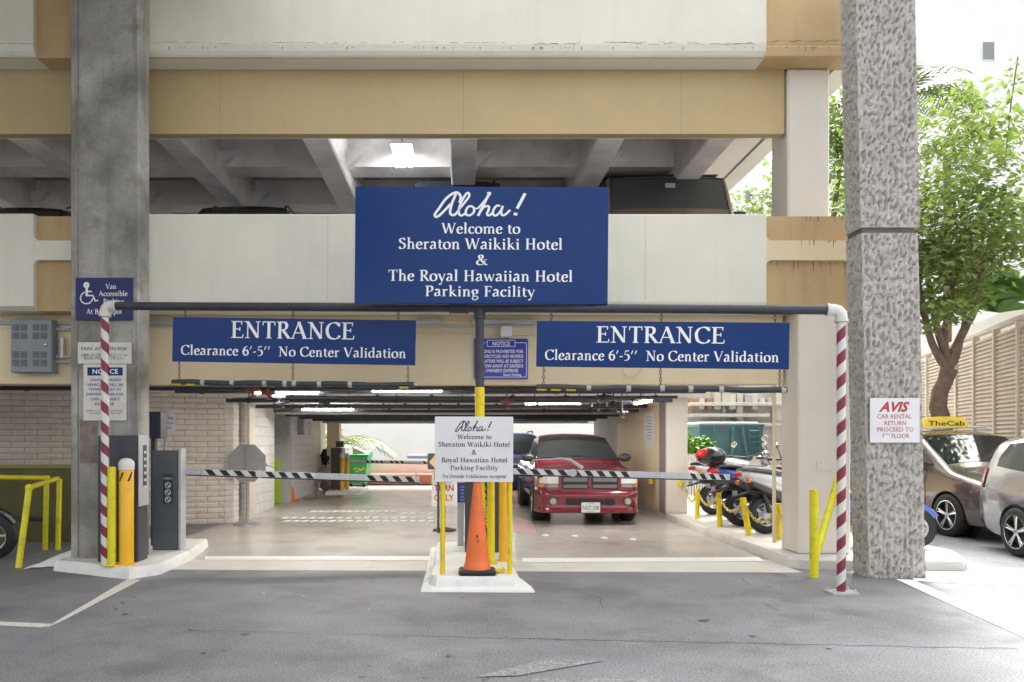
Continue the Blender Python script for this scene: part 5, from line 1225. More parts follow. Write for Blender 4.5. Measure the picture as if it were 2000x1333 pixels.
# ---- generic utility vehicles
def van(loc, rz, paintm, label, roofsign=None, trim=None):
    e = empty('taxi_van', loc, label, 'van', 'taxis queuing beside the garage', (0, 0, rz))
    c = Car(5.05, [(0, .70), (.06, .80), (.2, .90), (.6, 1.02), (1.0, 1.12), (1.1, 1.17), (1.95, 1.66), (2.2, 1.73), (3.0, 1.77), (4.2, 1.74), (4.75, 1.66), (4.9, 1.45), (5.02, 1.05), (5.05, .9)],
            [(0, .72), (.05, .80), (.12, .87), (.25, .93), (.45, .975), (.8, 1), (4.3, 1), (4.8, .96), (5.05, .86)], [(.2, .92), (.4, .975), (.7, .99), (.95, .98), (1.1, .94), (1.6, .78), (1.8, .7)], [(0, .30), (.3, .22), (4.6, .24), (5.05, .36)], paintm, rc=.11)
    c.body(e, arches=((.98, .34), (4.0, .34)), ar=.395)
    for y in (.98, 4.0):
        for sg in (-1, 1): wheel(e, sg * .89, y, .345, .22, sg, 5)
    c.topp(e, 'windshield', 1.16, 1.93, lambda y: .84 - (y - 1.16) * .16, GLASS)
    for sg in (-1, 1):
        lo = [(1.3, 1.13), (4.6, 1.19)]
        c.side(e, 'quarter_glass', glass_tab(lo, [(1.35, 1.15), (1.78, 1.42)]), 1.36, 1.76, GLASS, sg)
        c.side(e, 'front_window', glass_tab(lo, [(1.8, 1.45), (2.1, 1.6), (2.75, 1.63)]), 1.82, 2.76, GLASS, sg)
        c.side(e, 'rear_window', glass_tab(lo, [(2.8, 1.63), (3.75, 1.62)]), 2.84, 3.76, GLASS, sg)
        c.side(e, 'cargo_window', glass_tab([(3.8, 1.18), (4.7, 1.26)], [(3.8, 1.62), (4.45, 1.58), (4.62, 1.35)]), 3.84, 4.6, GLASS, sg)
        for y in (2.8, 3.8, 1.5):   # door shut lines
            c.side(e, 'door_gap', lambda yy: (.32, 1.12), y - .006, y + .006, BLK, sg, .002, 1, 8)
        c.side(e, 'sill_trim', lambda yy: (.27, .36), 1.45, 3.55, LGREY, sg, .012, 12, 2)
        for y in (2.6, 2.95): MB().tube([(sg * (c.sw(y, .98) + .012), y - .07, .985), (sg * (c.sw(y, .98) + .035), y, .99), (sg * (c.sw(y, .98) + .012), y + .07, .985)], .016, 8).build('door_handle', CHR, e, local=True, smooth=True)
        mirror(e, sg * .93, 1.72, 1.16, sg, paintm)
        MB().tube([(sg * .64, 2.15, 1.74), (sg * .65, 2.25, 1.80), (sg * .65, 4.2, 1.80), (sg * .64, 4.4, 1.74)], .022, 8).build('roof_rail', LGREY, e, local=True, smooth=True)
        c.nose(e, 'headlight', sg * .50, sg * .90, lambda x: .66 + (abs(x) - .5) * .1, lambda x: .76 + (abs(x) - .5) * .22, M('van_headlamp', (.35, .36, .38), .06, .6, .3, 40, spec=.8), off=.016)
        MB().lathe((sg * .70, .03, .42), [(.075, -.02), (.07, .01), (.05, .0), (.045, .012)], 20, 'y').build('fog_light', M('fog_lens', (.6, .58, .5), .08, .5), e, local=True, smooth=True)
        c.side(e, 'tail_light', lambda yy: (.92, 1.22), 4.84, 4.98, M('tail_red', (.5, .02, .02), .15), sg, .012, 4, 4)
    c.nose(e, 'grille', -.44, .44, .60, .72, BLK, off=.016); c.nose(e, 'lower_grille', -.55, .55, .33, .47, BLK, off=.014)
    if roofsign:
        s_ = empty('roof_sign', (0, 0, 0)); s_.parent = e; s_.location = (0, 2.45, 1.79)
        MB().prism([(-.42, 0), (.42, 0), (.36, .17), (.12, .2), (-.12, .2), (-.36, .17)], -.07, .07, 'xz').build('housing', M('taxi_yellow', (.85, .62, .03), .35), s_, local=True)
        sans(roofsign, -.34, .34, .035, .09, -.073, bold=.02).build('sign_lettering', LETK, s_, local=True, fix=False)
    return e
BRN = M('taupe_metallic', (.20, .165, .15), .22, .7, .04, 6, coat=1)
SILV = M('silver_metallic', (.50, .50, .51), .2, .85, .03, 6, coat=1)
GZ = -.12
van((XX(1880, 11.55) + 1.5, 11.6, GZ), R(2), BRN, 'taupe grey taxi van behind the silver van, right of the rough column', 'TheCab')
van((XX(1930, 10) + 1.28, 6.3, GZ), R(-5), SILV, 'silver taxi van cut off by the right edge of the photo', 'TheCab')
bv = [o_ for o_ in C.objects if o_.name == 'taxi_van'][0]; bv.scale = (1.05, 1.05, 1.05)
e3 = van((XX(1835, 17.2) + 1.05, 17.6, GZ), R(5), M('white_paint', (.7, .7, .7), .25, 0, .03, 6, coat=1), 'pale taxi van with a yellow roof sign, farthest back by the rough column', 'THECAB')

def suv(loc, rz, paintm, label, H=1.7, name='parked_car', cat='car', boxy=False):
    e = empty(name, loc, label, cat, 'cars on the upper deck', (0, 0, rz))
    if boxy:
        c = Car(4.3, [(0, .85), (.05, .98), (.2, 1.02), (1.1, 1.30), (1.2, 1.35), (1.5, 2.1), (1.6, 2.15), (2.5, 2.17), (4.1, 2.14), (4.25, 2.0), (4.3, 1.1)], [(0, .93), (.1, .98), (.3, 1), (4.2, 1), (4.3, .97)],
                [(.3, .84), (.9, .92), (1.3, .93), (1.5, .92), (2.0, .885)], [(0, .5), (4.3, .5)], paintm, crown=.02, rc=.05)
        ws = (1.215, 1.50, lambda y: .86 - (y - 1.2) * .1); zt = 1.68
    else:
        k = H / 1.7
        c = Car(4.6, [(0, .72), (.06, .82), (.2, .92), (1.0, 1.08), (1.1, 1.12), (1.85, H - .09), (2.1, H - .03), (2.8, H), (3.7, H - .04), (4.2, H - .2), (4.5, 1.1), (4.6, .95)],
                [(0, .75), (.1, .87), (.25, .94), (.5, .98), (.8, 1), (3.9, 1), (4.6, .85)], [(.2, .88), (.6, .93), (.95, .91), (1.1, .87), (1.6, .68)], [(0, .32), (.3, .25), (4.6, .32)], paintm, rc=.1)
        ws = (1.15, 1.84, lambda y: .78 - (y - 1.15) * .2); zt = H - .15
    c.body(e, arches=((.85, .36), (3.6, .36)), ar=.4)
    for y in (.85, 3.6):
        for sg in (-1, 1): wheel(e, sg * .8, y, .35, .2, sg)
    c.topp(e, 'windshield', ws[0], ws[1], ws[2], M('grey_glass', (.075, .085, .085), .06, 0, 0) if boxy else GLASS)
    if boxy:
        q_ = [(x_, y_, c.topz(x_, y_) + .012) for x_, y_ in ((-ws[2](ws[0]), ws[0]), (ws[2](ws[0]), ws[0]), (ws[2](ws[1]), ws[1]), (-ws[2](ws[1]), ws[1]))]
        MB().tube(q_, .014, 6, closed=True).build('windshield_seal', BLK, e, local=True)
    y0 = 1.62 if boxy else 1.6
    for sg in (-1, 1):
        if boxy:
            for a, b in ((1.7, 2.5), (2.6, 3.3), (3.4, 4.15)): c.side(e, 'side_window', lambda yy: (1.42, 2.02), a, b, GLASS, sg)
        else: c.side(e, 'side_window', glass_tab([(1.4, 1.12), (4, 1.16)], [(1.45, 1.15), (2.0, zt), (3.4, zt), (3.9, 1.3)]), 1.46, 3.85, GLASS, sg)
        if boxy:
            m = MB().bbox(sg * 1.03 - .10, sg * 1.03 + .10, 1.32, 1.42, 1.34, 1.54, .02); m.build('mirror', BLK, e, local=True, smooth=True)
            c.side(e, 'a_pillar_bracket', lambda yy: (1.18, 1.24), 1.25, 1.34, BLK, sg, .01, 2, 2)
        else: mirror(e, sg * .86, 1.5, 1.15, sg, paintm)
        c.nose(e, 'headlight', sg * .55, sg * .78, .68 if not boxy else .8, .78 if not boxy else .95, M('van_headlamp', (.35, .36, .38), .06, .6, .3, 40), off=.016)
        if not boxy: MB().tube([(sg * .56, 2.1, H - .03), (sg * .57, 2.2, H + .02), (sg * .57, 3.6, H + .02), (sg * .56, 3.8, H - .05)], .018, 8).build('roof_rail', DGREY, e, local=True, smooth=True)
    if boxy:
        MB().tube([(-.8, 1.17, 1.37), (.8, 1.17, 1.37)], .02, 8).build('cowl', BLK, e, local=True)
        for x in (-.15, .2, .45): MB().ball((x, 1.16, 1.40), .024, 8, 6).build('wiper_pivot', LGREY, e, local=True)
        MB().tube([(.45, 1.19, 1.42), (.15, 1.22, 1.47)], .008, 6).build('wiper', BLK, e, local=True)
        MB().bbox(-.05, .1, 1.38, 1.40, 1.90, 1.97, .008).build('rear_mirror', LGREY, e, local=True)
        MB().box(-.8, .8, 1.60, 4.1, 2.162, 2.174).build('soft_roof', M('brown_roof', (.10, .07, .055), .6), e, local=True)
    return e
BLKP = M('black_paint', (.022, .022, .025), .15, 0, 0, coat=1)
DK = 3.33
jp = suv((XX(1305, 10.9), 9.5, DK), R(0), M('dark_brown_paint', (.22, .16, .13), .25, .2, .03, 6, coat=.6), 'boxy dark off-road vehicle on the upper deck behind the white parapet', name='off_road_vehicle', cat='off-road vehicle', boxy=True)
suv((XX(473, 11.2), 9.5, DK), R(0), BLKP, 'black car on the upper deck left of the large blue sign, only its roof showing', 1.87)
suv((XX(893, 10.6), 9.46, DK), R(0), BLKP, 'black car on the upper deck mostly hidden behind the large blue sign', 2.25)
suv((XX(15, 11.0), 9.5, DK), R(0), M('dark_grey_paint', (.05, .052, .055), .25, .3, .03, 6, coat=.8), 'dark car with roof rails on the upper deck at the far left', 1.85)
# cars beyond, on the street and lane
o = suv((4.9 + 3.4, 20.5, 0), R(70), M('white_car_paint', (.75, .75, .76), .25, 0, .03, 6, coat=1), 'white car parked beyond the motorcycles in front of the teal container', 1.5); o['group'] = 'cars beyond the garage'
o = suv((XX(1020, 18) - .1, 18.2, 0), R(0), M('dark_blue_paint', (.03, .05, .14), .25, .1, .03, 6, coat=1), 'dark blue van behind and left of the red pickup', 1.75); o['group'] = 'cars beyond the garage'

# ================================================================== scooters and motorcycles
def scooter(loc, rz, lean, col, seatc, label, kind='scooter', trunk=None, tail=True):
    e = empty('motor_scooter' if kind == 'scooter' else 'motorcycle', loc, label, 'scooter' if kind == 'scooter' else 'motorcycle', 'scooters parked beside the lane', (0, lean, rz))
    P = M('scooter_' + col[0], col[1], .2, .1, .03, 6, coat=1); S_ = BLK
    wr = .25 if kind == 'scooter' else .30
    for y, w in ((.28, .12), (1.55, .10)):
        t = MB().lathe((0, y, wr), [(wr * .62, -w / 2), (wr * .85, -w / 2), (wr * .97, -w * .3), (wr, 0), (wr * .97, w * .3), (wr * .85, w / 2), (wr * .62, w / 2), (wr * .6, 0), (wr * .62, -w / 2)], 28, 'x', False).build('wheel', BLK, e, local=True, smooth=True)
        rm = MB().lathe((0, y, wr), [(wr * .64, -w * .4), (wr * .64, w * .4), (wr * .56, w * .3), (wr * .56, -w * .3)], 28, 'x', False).lathe((0, y, wr), [(.05, -w * .5), (.05, w * .5)], 12, 'x')
        for k in range(5): a = 2 * PI * k / 5; rm.tube([(0, y, wr), (0, y + wr * .6 * math.cos(a), wr + wr * .6 * math.sin(a))], .018, 6)
        rm.build('rim', LGREY, t, local=True, smooth=True)
    # tail body: lofted tapering wedge rising to the tail
    def loft(secs, n=14):
        mb = MB()
        for (y, z, hw, hh, ex) in secs:
            for j in range(n):
                a = 2 * PI * j / n; ca, sa = math.cos(a), math.sin(a)
                mb.v.append(Vector((hw * math.copysign(abs(ca) ** ex, ca), y, z + hh * math.copysign(abs(sa) ** ex, sa))))
        for i in range(len(secs) - 1):
            for j in range(n): mb.f.append((i * n + j, i * n + (j + 1) % n, (i + 1) * n + (j + 1) % n, (i + 1) * n + j))
        mb.f.append(tuple(reversed(range(n)))); mb.f.append(tuple((len(secs) - 1) * n + j for j in range(n))); return mb
    loft([(-.06, .80, .05, .04, .8), (.05, .77, .12, .07, .8), (.3, .70, .16, .11, .8), (.6, .62, .17, .15, .8), (.85, .52, .15, .16, .8), (.95, .42, .12, .12, .8)]).build('rear_body', P, e, local=True, smooth=True)
    loft([(.1, .66, .10, .04, .8), (.35, .55, .13, .07, .8), (.7, .42, .14, .10, .8), (.95, .33, .14, .08, .8)]).build('lower_body', M('scooter_grey', (.08, .08, .085), .4), e, local=True, smooth=True)
    loft([(-.02, .86, .09, .025, .9), (.12, .86, .14, .04, .9), (.4, .83, .16, .05, .9), (.6, .78, .15, .05, .9), (.85, .76, .11, .04, .9), (.98, .75, .05, .02, .9)]).build('seat', seatc, e, local=True, smooth=True)
    if kind == 'scooter':
        MB().bbox(-.16, .16, .92, 1.3, .25, .33, .02).build('floorboard', P, e, local=True)
        loft([(1.22, .35, .20, .06, .9), (1.27, .5, .22, .15, .9), (1.32, .68, .20, .17, .9), (1.34, .85, .14, .08, .9)]).build('front_shield', P, e, local=True, smooth=True)
    else:
        loft([(.9, .80, .1, .06, .9), (1.1, .84, .17, .11, .9), (1.3, .86, .15, .11, .9), (1.4, .84, .06, .05, .9)]).build('fuel_tank', P, e, local=True, smooth=True)
        MB().ball((0, 1.1, .48), (.16, .24, .2), 12, 8).build('engine', GALV, e, local=True, smooth=True)
    MB().tube([(-.07, 1.55, wr), (-.07, 1.38, .85)], .022, 8).tube([(.07, 1.55, wr), (.07, 1.38, .85)], .022, 8).build('fork', LGREY if kind == 'scooter' else DGREY, e, local=True)
    MB().tube([(0, 1.55 + (wr + .03) * math.cos(t), wr + (wr + .03) * math.sin(t)) for t in [R(a_) for a_ in range(30, 171, 14)]], .045, 8).build('front_fender', P, e, local=True, smooth=True)
    MB().tube([(-.34, 1.2, 1.02), (-.15, 1.3, .98), (.15, 1.3, .98), (.34, 1.2, 1.02)], .014, 8).build('handlebar', DGREY, e, local=True)
    for sg in (-1, 1):
        MB().tube([(sg * .34, 1.2, 1.02), (sg * .43, 1.14, 1.03)], .02, 8).build('grip', BLK, e, local=True)
        mm = MB().tube([(sg * .24, 1.25, 1.0), (sg * .33, 1.27, 1.2)], .007, 6).build('mirror_stalk', BLK, e, local=True)
        MB().ball((sg * .36, 1.27, 1.24), (.075, .02, .05), 12, 8).build('mirror', M('mirror_glass', (.6, .6, .58), .1, .8), e, local=True, smooth=True)
        MB().ball((sg * .13, .02, .70), (.035, .04, .03), 8, 6).build('turn_signal', M('amber_lens', (.8, .25, .02), .15), e, local=True, smooth=True)
    MB().ball((0, 1.42, .92), (.1, .07, .09), 12, 8).build('headlight', LGREY, e, local=True, smooth=True)
    MB().bbox(-.08, .08, -.09, -.03, .76, .82, .02).build('tail_light', M('tail_red', (.5, .02, .02), .15), e, local=True)
    loft([(-.14, .50, .10, .012, 1), (.1, .56, .11, .02, 1), (.4, .5, .12, .03, 1)]).build('rear_fender', BLK, e, local=True, smooth=True)
    MB().box(-.05, .05, -.13, -.12, .5, .58).build('number_plate', GALV, e, local=True)
    MB().tube([(-.15, .1, .36), (-.16, .16, .36), (-.16, .5, .30), (-.14, .7, .27), (-.1, .85, .25)], [.045, .062, .062, .03, .022], 14).build('exhaust', M('exhaust_steel', (.4, .4, .41), .25, .8, .2, 20), e, local=True, smooth=True)
    MB().ball((-.12, .45, .27), (.07, .2, .1), 12, 8).build('drive_case', DGREY, e, local=True, smooth=True)
    MB().tube([(-.08, .62, .2), (-.2, .55, .01)], .012, 6).build('stand', BLK, e, local=True)
    MB().tube([(.1, .3, .27), (.06, .25, .6)], .03, 8).build('shock', M('shock_black', (.03, .03, .03), .4), e, local=True)
    if trunk: MB().ball((0, -.02, 1.0), (.21, .24, .15), 16, 10).build('top_box', BLKP, e, local=True, smooth=True); MB().ball((0, -.1, 1.03), (.16, .19, .1), 14, 8).build('box_reflector', M('tail_red', (.5, .02, .02), .15), e, local=True, smooth=True)
    return e
KZ = KH
def sp(px, py): g_ = G(px, py, KH); return (g_.x, g_.y, KH)
scooter((4.2, 10.95, KZ), R(-78), R(-9), ('silver', (.62, .63, .65)), M('seat_grey', (.16, .165, .18), .5), 'silver white scooter with grey seat nearest the corner column')
scooter((4.2, 11.9, KZ), R(-76), R(-9), ('blue', (.02, .09, .45)), BLK, 'blue scooter behind the silver one, its tail over the yellow posts')
scooter((4.42, 12.8, KZ), R(-74), R(-9), ('orange', (.75, .12, .03)), BLK, 'orange scooter with a black and red top box by the second column', trunk=True)
scooter((4.4, 13.75, KZ), R(-66), R(-9), ('white', (.6, .6, .62)), BLK, 'white scooter half hidden behind the orange one')
scooter((4.55, 12.35, KZ), R(-77), R(-10), ('pale_blue', (.10, .22, .5)), BLK, 'pale blue scooter squeezed between the blue and the orange ones')
scooter((4.75, 11.45, KZ), R(-80), R(-9), ('grey', (.3, .31, .33)), BLK, 'grey scooter tucked between the silver and the blue ones')
scooter((6.6, 14.2, 0), R(130), R(-9), ('black', (.02, .02, .022)), BLK, 'black motorcycle facing the lane with raised mirrors behind the silver scooter', kind='motorcycle')
bm_ = scooter((4.47, 9.86, KZ), R(-106), R(-4), ('blue', (.02, .09, .45)), BLK, 'blue motorcycle front wheel poking out right of the rough column', kind='motorcycle'); bm_.scale = (.88, .88, .88)
o = scooter((XX(-262, 9.3), 9.3, 0), R(-86), R(6), ('black', (.02, .02, .022)), BLK, 'black motorcycle cut off by the left edge of the photo', kind='motorcycle')
o['group'] = 'motorcycle at the left edge'
for o in list(C.objects):
    if o.name.startswith('motor_scooter') and o.parent is None: o.scale = (1.12, 1.12, 1.12)
# reposition: the blue one seen right of the hammered column
# scooter beside the grey block wall
e = scooter((XX(528, 17.4), 16.9, .004), R(180), R(0), ('white', (.6, .6, .62)), BLK, 'small white scooter parked at the end of the painted block wall'); e.scale = (.8, .8, .8); e['group'] = 'scooter inside the garage'

# yellow posts with chains beside the lane
pp = [(1362, 1013, 955, 0), (1406, 1029, 962, -.02), (1463, 1046, 973, -.09), (1520, 1055, 984, 0)]
tops = []
CHY = M('chain_dull_yellow', (.55, .42, .12), .5, 0, .15, 30)
for i, (px, pb_, pt, ln) in enumerate(pp):
    b_ = G(px, pb_, KH); t_ = Vector((b_.x + ln, b_.y, ZZ(pt, b_.y))); tops.append(t_)
    MB().tube([b_, t_], .043, 14).build('chain_post', YEL, smooth=True, label='yellow chain post on the kerb, %s' % ('nearest the second white column', 'second from the second white column', 'leaning to the left before the silver scooter', 'nearest the corner column')[i], cat='post', group='yellow chain posts')
tops.insert(0, Vector((4.22, 14.0, .62))); tops.append(Vector((4.35, 9.75, .62)))
for i, (a, b_) in enumerate(zip(tops[:-1], tops[1:])):
    m = MB(); n_ = 8; sag = .22 if i != 3 else .28
    q_ = [a.lerp(b_, k / n_) - Vector((0, 0, .03 + sag * 4 * (k / n_) * (1 - k / n_))) for k in range(n_ + 1)]
    for u, w_ in zip(q_[:-1], q_[1:]): chain(m, u, w_, .009, .06)
    m.build('plastic_chain', CHY, smooth=True, label='sagging yellow chain %s' % ('from the second white column to the first post', 'between the first and second yellow posts', 'between the second and the leaning yellow post', 'between the leaning post and the nearest yellow post', 'from the nearest yellow post to the corner column')[i], cat='chain', group='sagging chains along the kerb')
for i, (px, py, Y) in enumerate(((1270, 940, 14.9), (1329, 945, 14.08))):
    p = W(px, py, Y); 
    MB().bbox(p.x - .04, p.x + .04, p.y - .05, p.y - .01, p.z - .06, p.z + .06, .01).build('outlet_box', YEL, label='small yellow box on the %s' % ('beige wall right of the pickup', 'second white column')[i], cat='outlet box', group='yellow outlet boxes')
MB().box(3.86, 4.3, 14.56, 18.6, .12, 2.4).build('side_wall', BCRM, label='beige wall right of the pickup carrying a paper notice', cat='wall')
e = empty('paper_notice', (3.85, 15.4, ZZ(870, 15.4)), 'white sheet of printed rules on the beige wall beside the pickup', 'notice')
MB().box(3.85, 3.859, 14.95, 15.75, ZZ(872, 15.4), ZZ(808, 15.4)).build('sheet', SWH, e)
m = MB()
for k in range(8): 
    z = ZZ(816 + 6 * k, 15.4); m.box(3.8475, 3.8495, 15.1, 15.6 - .1 * (k % 3), z, z + .012)
m.build('print_lines', LETB, e)
blocks(XX(1214, 19.5), 19.0, 22.5, 'white block wall at the far right end behind the pickup', z1=2.3)
# conduit on the corner column and plate with screws
m = MB().tube([(3.98, BF + .1, 2.3), (3.98, BF + .1, .2)], .025, 8); m.build('column_conduit', BCRM, smooth=True, label='vertical cream conduit beside the white corner column', cat='conduit')
e = empty('cover_plate', (XX(1622, PF), PF, ZZ(918, PF)), 'white cover plate with four screws on the white corner column', 'cover plate')
rr_box(MB(), XX(1597, PF), XX(1650, PF), ZZ(920, PF), ZZ(900, PF), PF + .008, PF + .019, .02).build('plate', WHITE, e)
for sx_ in (1605, 1628):
    for sy_ in (905, 915): MB().ball((XX(sx_, PF), PF + .006, ZZ(sy_, PF)), .008, 8, 4).build('screw', LGREY, e)

# ================================================================== trees, plants, buildings around
def leafmesh(n=6):
    # folded leaf
    return [(0, 0, 0), (.22, .35, .03), (.24, .7, .0), (0, 1, -.08), (-.24, .7, .0), (-.22, .35, .03)], [(0, 1, 2, 3), (0, 3, 4, 5)]
LV = [M('leaf_a', (.13, .20, .06), .4, 0, .55, 4), M('leaf_b', (.34, .40, .17), .4, 0, .4, 5)]
for m_ in LV:
    b = m_.node_tree.nodes['Principled BSDF']; b.inputs['Transmission Weight'].default_value = 0
    # let light through the leaves
    n = m_.node_tree.nodes; l = m_.node_tree.links; tr = n.new('ShaderNodeBsdfTranslucent'); tr.inputs[0].default_value = (.22, .34, .05, 1); mx = n.new('ShaderNodeMixShader'); mx.inputs[0].default_value = .4
    l.new(b.outputs[0], mx.inputs[1]); l.new(tr.outputs[0], mx.inputs[2]); l.new(mx.outputs[0], n['Material Output'].inputs[0])
BARK = M('bark', (.20, .14, .11), .85, 0, .25, 9, 1., 40, patch=.4, pcol=(.1, .07, .055), pscale=7)
LQ, LF = leafmesh()
def leaf_xf(rng, p, s_):
    m_ = Matrix.Rotation(rng.uniform(0, 2 * PI), 4, 'Z') @ Matrix.Rotation(rng.uniform(-.9, .5), 4, 'X') @ Matrix.Rotation(rng.uniform(-.6, .6), 4, 'Y')
    return Matrix.Translation(p) @ m_ @ Matrix.Scale(s_, 4)
def limb(mb, rng, p, d, r, L_, depth, ends):
    pts = [p]; n_ = 5
    for i in range(n_):
        d = (d + Vector((rng.uniform(-.18, .18), rng.uniform(-.18, .18), rng.uniform(-.02, .12)))).normalized(); p = p + d * L_ / n_; pts.append(p)
        if depth > 0 and i >= 2: ends.append(p)
    mb.tube(pts, [r * (1 - .5 * i / n_) for i in range(n_ + 1)], 9 if depth else 6)
    if depth > 0 and r > .02:
        for k in range(3 if depth > 1 else 2):
            a = rng.uniform(0, 2 * PI); nd = (d + Vector((math.cos(a), math.sin(a), .25)) * .75).normalized()
            limb(mb, rng, p, nd, r * .5, L_ * .72, depth - 1, ends)
    else: ends.append(p)
def leafy_tree(name, base, trunk, limbs, centers, nleaf, ls, label, cat='tree', seed=1, nobj=0, mats=LV, group='trees beside the garage', spread=.55):
    rng = random.Random(seed); e = empty(name, base, label, cat, group)
    mb = MB(); ends = []
    mb.tube([p for p, r in trunk], [r for p, r in trunk], 14)
    top = Vector(trunk[-1][0])
    for (tip, r, pts) in limbs:
        path = [top] + [Vector(q) for q in pts] + [Vector(tip)]
        path = [Vector((*_q,)) for _q in _cr3(path)]
        mb.tube(path, [r * (1 - .45 * i / (len(path) - 1)) for i in range(len(path))], 9)
        for _ in range(3): limb(mb, rng, path[-1], (path[-1] - path[-2]).normalized() + Vector((rng.uniform(-.6, .6), rng.uniform(-.6, .6), .2)), r * .4, .9, 1, ends)
    mb.build('trunk', BARK, e, smooth=True, angle=60)
    for k, mt in enumerate(mats):
        fb = MB()
        for i in range(nleaf // len(mats)):
            c, rad, wgt = rng.choice(centers)
            if ends and rng.random() < .25: q_ = rng.choice(ends) + Vector((rng.gauss(0, .25), rng.gauss(0, .25), rng.gauss(0, .22)))
            else:
                v = Vector((rng.gauss(0, 1), rng.gauss(0, 1), rng.gauss(0, 1))).normalized() * rng.uniform(.3, 1) ** .5
                q_ = Vector(c) + Vector((v.x * rad[0], v.y * rad[1], v.z * rad[2]))
                if noise.noise(q_ * 1.9) < -.02 - .08 * k or noise.noise(q_ * .9) < -.28: continue
            mm = leaf_xf(rng, q_, ls * rng.uniform(.6, 1.2))
            fb.add([mm @ Vector(a) for a in LQ], LF)
        o = fb.build('crown', mt, e, fix=False); o['kind'] = 'stuff'
    if nobj:
        me = bpy.data.meshes.new('leaf'); me.from_pydata([Vector(a) * ls for a in LQ], [], LF); me.materials.append(mats[-1])
        for i in range(nobj):
            c, rad, wgt = rng.choice(centers); v = Vector((rng.gauss(0, 1), -abs(rng.gauss(0, 1)), rng.gauss(0, 1))).normalized()
            q_ = Vector(c) + Vector((v.x * rad[0], v.y * rad[1], v.z * rad[2]))
            o = bpy.data.objects.new('leaf', me); C.objects.link(o); o.parent = e; o.matrix_local = leaf_xf(rng, q_ - Vector(base), rng.uniform(.8, 1.3))
    return e
def _cr3(P, n=4):
    out_ = []; m_ = len(P)
    for i in range(m_ - 1):
        p0 = P[max(i - 1, 0)]; p1 = P[i]; p2 = P[i + 1]; p3 = P[min(i + 2, m_ - 1)]
        for k in range(n):
            t = k / n; out_.append(.5 * (2 * p1 + (p2 - p0) * t + (2 * p0 - 5 * p1 + 4 * p2 - p3) * t * t + (3 * p1 - p0 - 3 * p2 + p3) * t ** 3))
    out_.append(P[-1]); return out_
TYv = 16.0
w_ = lambda px, py, dy=0: W(px, py, TYv + dy)
base = Vector((XX(1838, TYv), TYv, GZ))
trunk = [(base, .2), (w_(1842, 830), .19), (w_(1832, 795), .17), (w_(1836, 765), .16), (w_(1846, 745), .15), (w_(1853, 722), .17)]
limbs = [(w_(1795, 560, -.3), .1, [w_(1835, 700), w_(1815, 655)]), (w_(1812, 545, .5), .1, [w_(1846, 690), w_(1830, 640)]), (w_(1860, 560, -.6), .08, [w_(1848, 690), w_(1845, 640), w_(1862, 600)]),
         (w_(1908, 560, .2), .10, [w_(1862, 690), w_(1885, 640), w_(1902, 610)]), (w_(1890, 560, 1), .07, [w_(1868, 700), w_(1880, 650)]), (w_(1912, 500, -.4), .08, [w_(1862, 690), w_(1892, 630), w_(1910, 560)])]
cs = []
rng0 = random.Random(8)
for (px, py, rx, rz_) in ((1820, 330, 1.1, 1.0), (1900, 330, 1.2, 1.0), (1970, 360, 1.1, .9), (1840, 450, 1.1, .9), (1930, 440, 1.1, .9), (1800, 540, .8, .55), (1870, 530, .9, .6), (1760, 430, 1.0, 1.2), (1940, 260, .9, .7), (1860, 240, .9, .8), (1690, 360, .9, 1.6), (1850, 590, .7, .35), (1810, 620, .5, .3), (2040, 420, 1.0, 1.2), (1950, 500, .7, .4)):
    cs.append((w_(px, py, rng0.uniform(-.8, .8)), (rx, 1.3, rz_), 1))
leafy_tree('leafy_tree', base, trunk, limbs, cs, 14000, .18, 'leafy tree with a forked brown trunk between the rough column and the screen wall', seed=3, nobj=260)
# thin upright shoot at the right edge
m = MB(); e = empty('tall_shoot', w_(1965, 300), 'thin upright leafy shoot rising above the tree crown at the right edge', 'branch')
m.tube([w_(1962, 330), w_(1975, 200), w_(1988, 112)], .015, 6); m.build('stem', BARK, e)
fb = MB(); rg = random.Random(6)
for i in range(110):
    t = rg.random(); q_ = w_(1962, 330).lerp(w_(1988, 112), t) + Vector((rg.gauss(0, .12), rg.gauss(0, .12), 0)); mm = leaf_xf(rg, q_, .17 * rg.uniform(.6, 1.1)); fb.add([mm @ Vector(a) for a in LQ], LF)
o = fb.build('leaves', LV[0], e, fix=False); o['kind'] = 'stuff'
# tree behind the upper deck corner (seen between columns)
Y2 = 20.0; b2 = Vector((XX(1600, Y2), Y2, 0)); w2 = lambda px, py, dy=0: W(px, py, Y2 + dy)
cs = [(w2(px, py, rng0.uniform(-.8, .8)), (rx, 1.2, rz_), 1) for (px, py, rx, rz_) in ((1640, 230, 1.0, 1.2), (1640, 320, 1.1, 1.3), (1600, 400, 1.4, 1.0), (1500, 400, 1.0, .6), (1660, 440, 1.1, 1.2), (1480, 450, 1.2, .9), (1560, 350, .7, .8), (1650, 560, 1, 1), (1650, 680, .8, .9))]
leafy_tree('leafy_tree', b2, [(b2, .2), (w2(1600, 700), .17), (w2(1605, 560), .15)], [(w2(1560, 420), .1, [w2(1590, 500)]), (w2(1640, 330), .1, [w2(1620, 480)]), (w2(1650, 450, .5), .08, [w2(1625, 520)])], cs, 9000, .18, 'light green tree seen between the corner column and the rough column', seed=5, nobj=0)
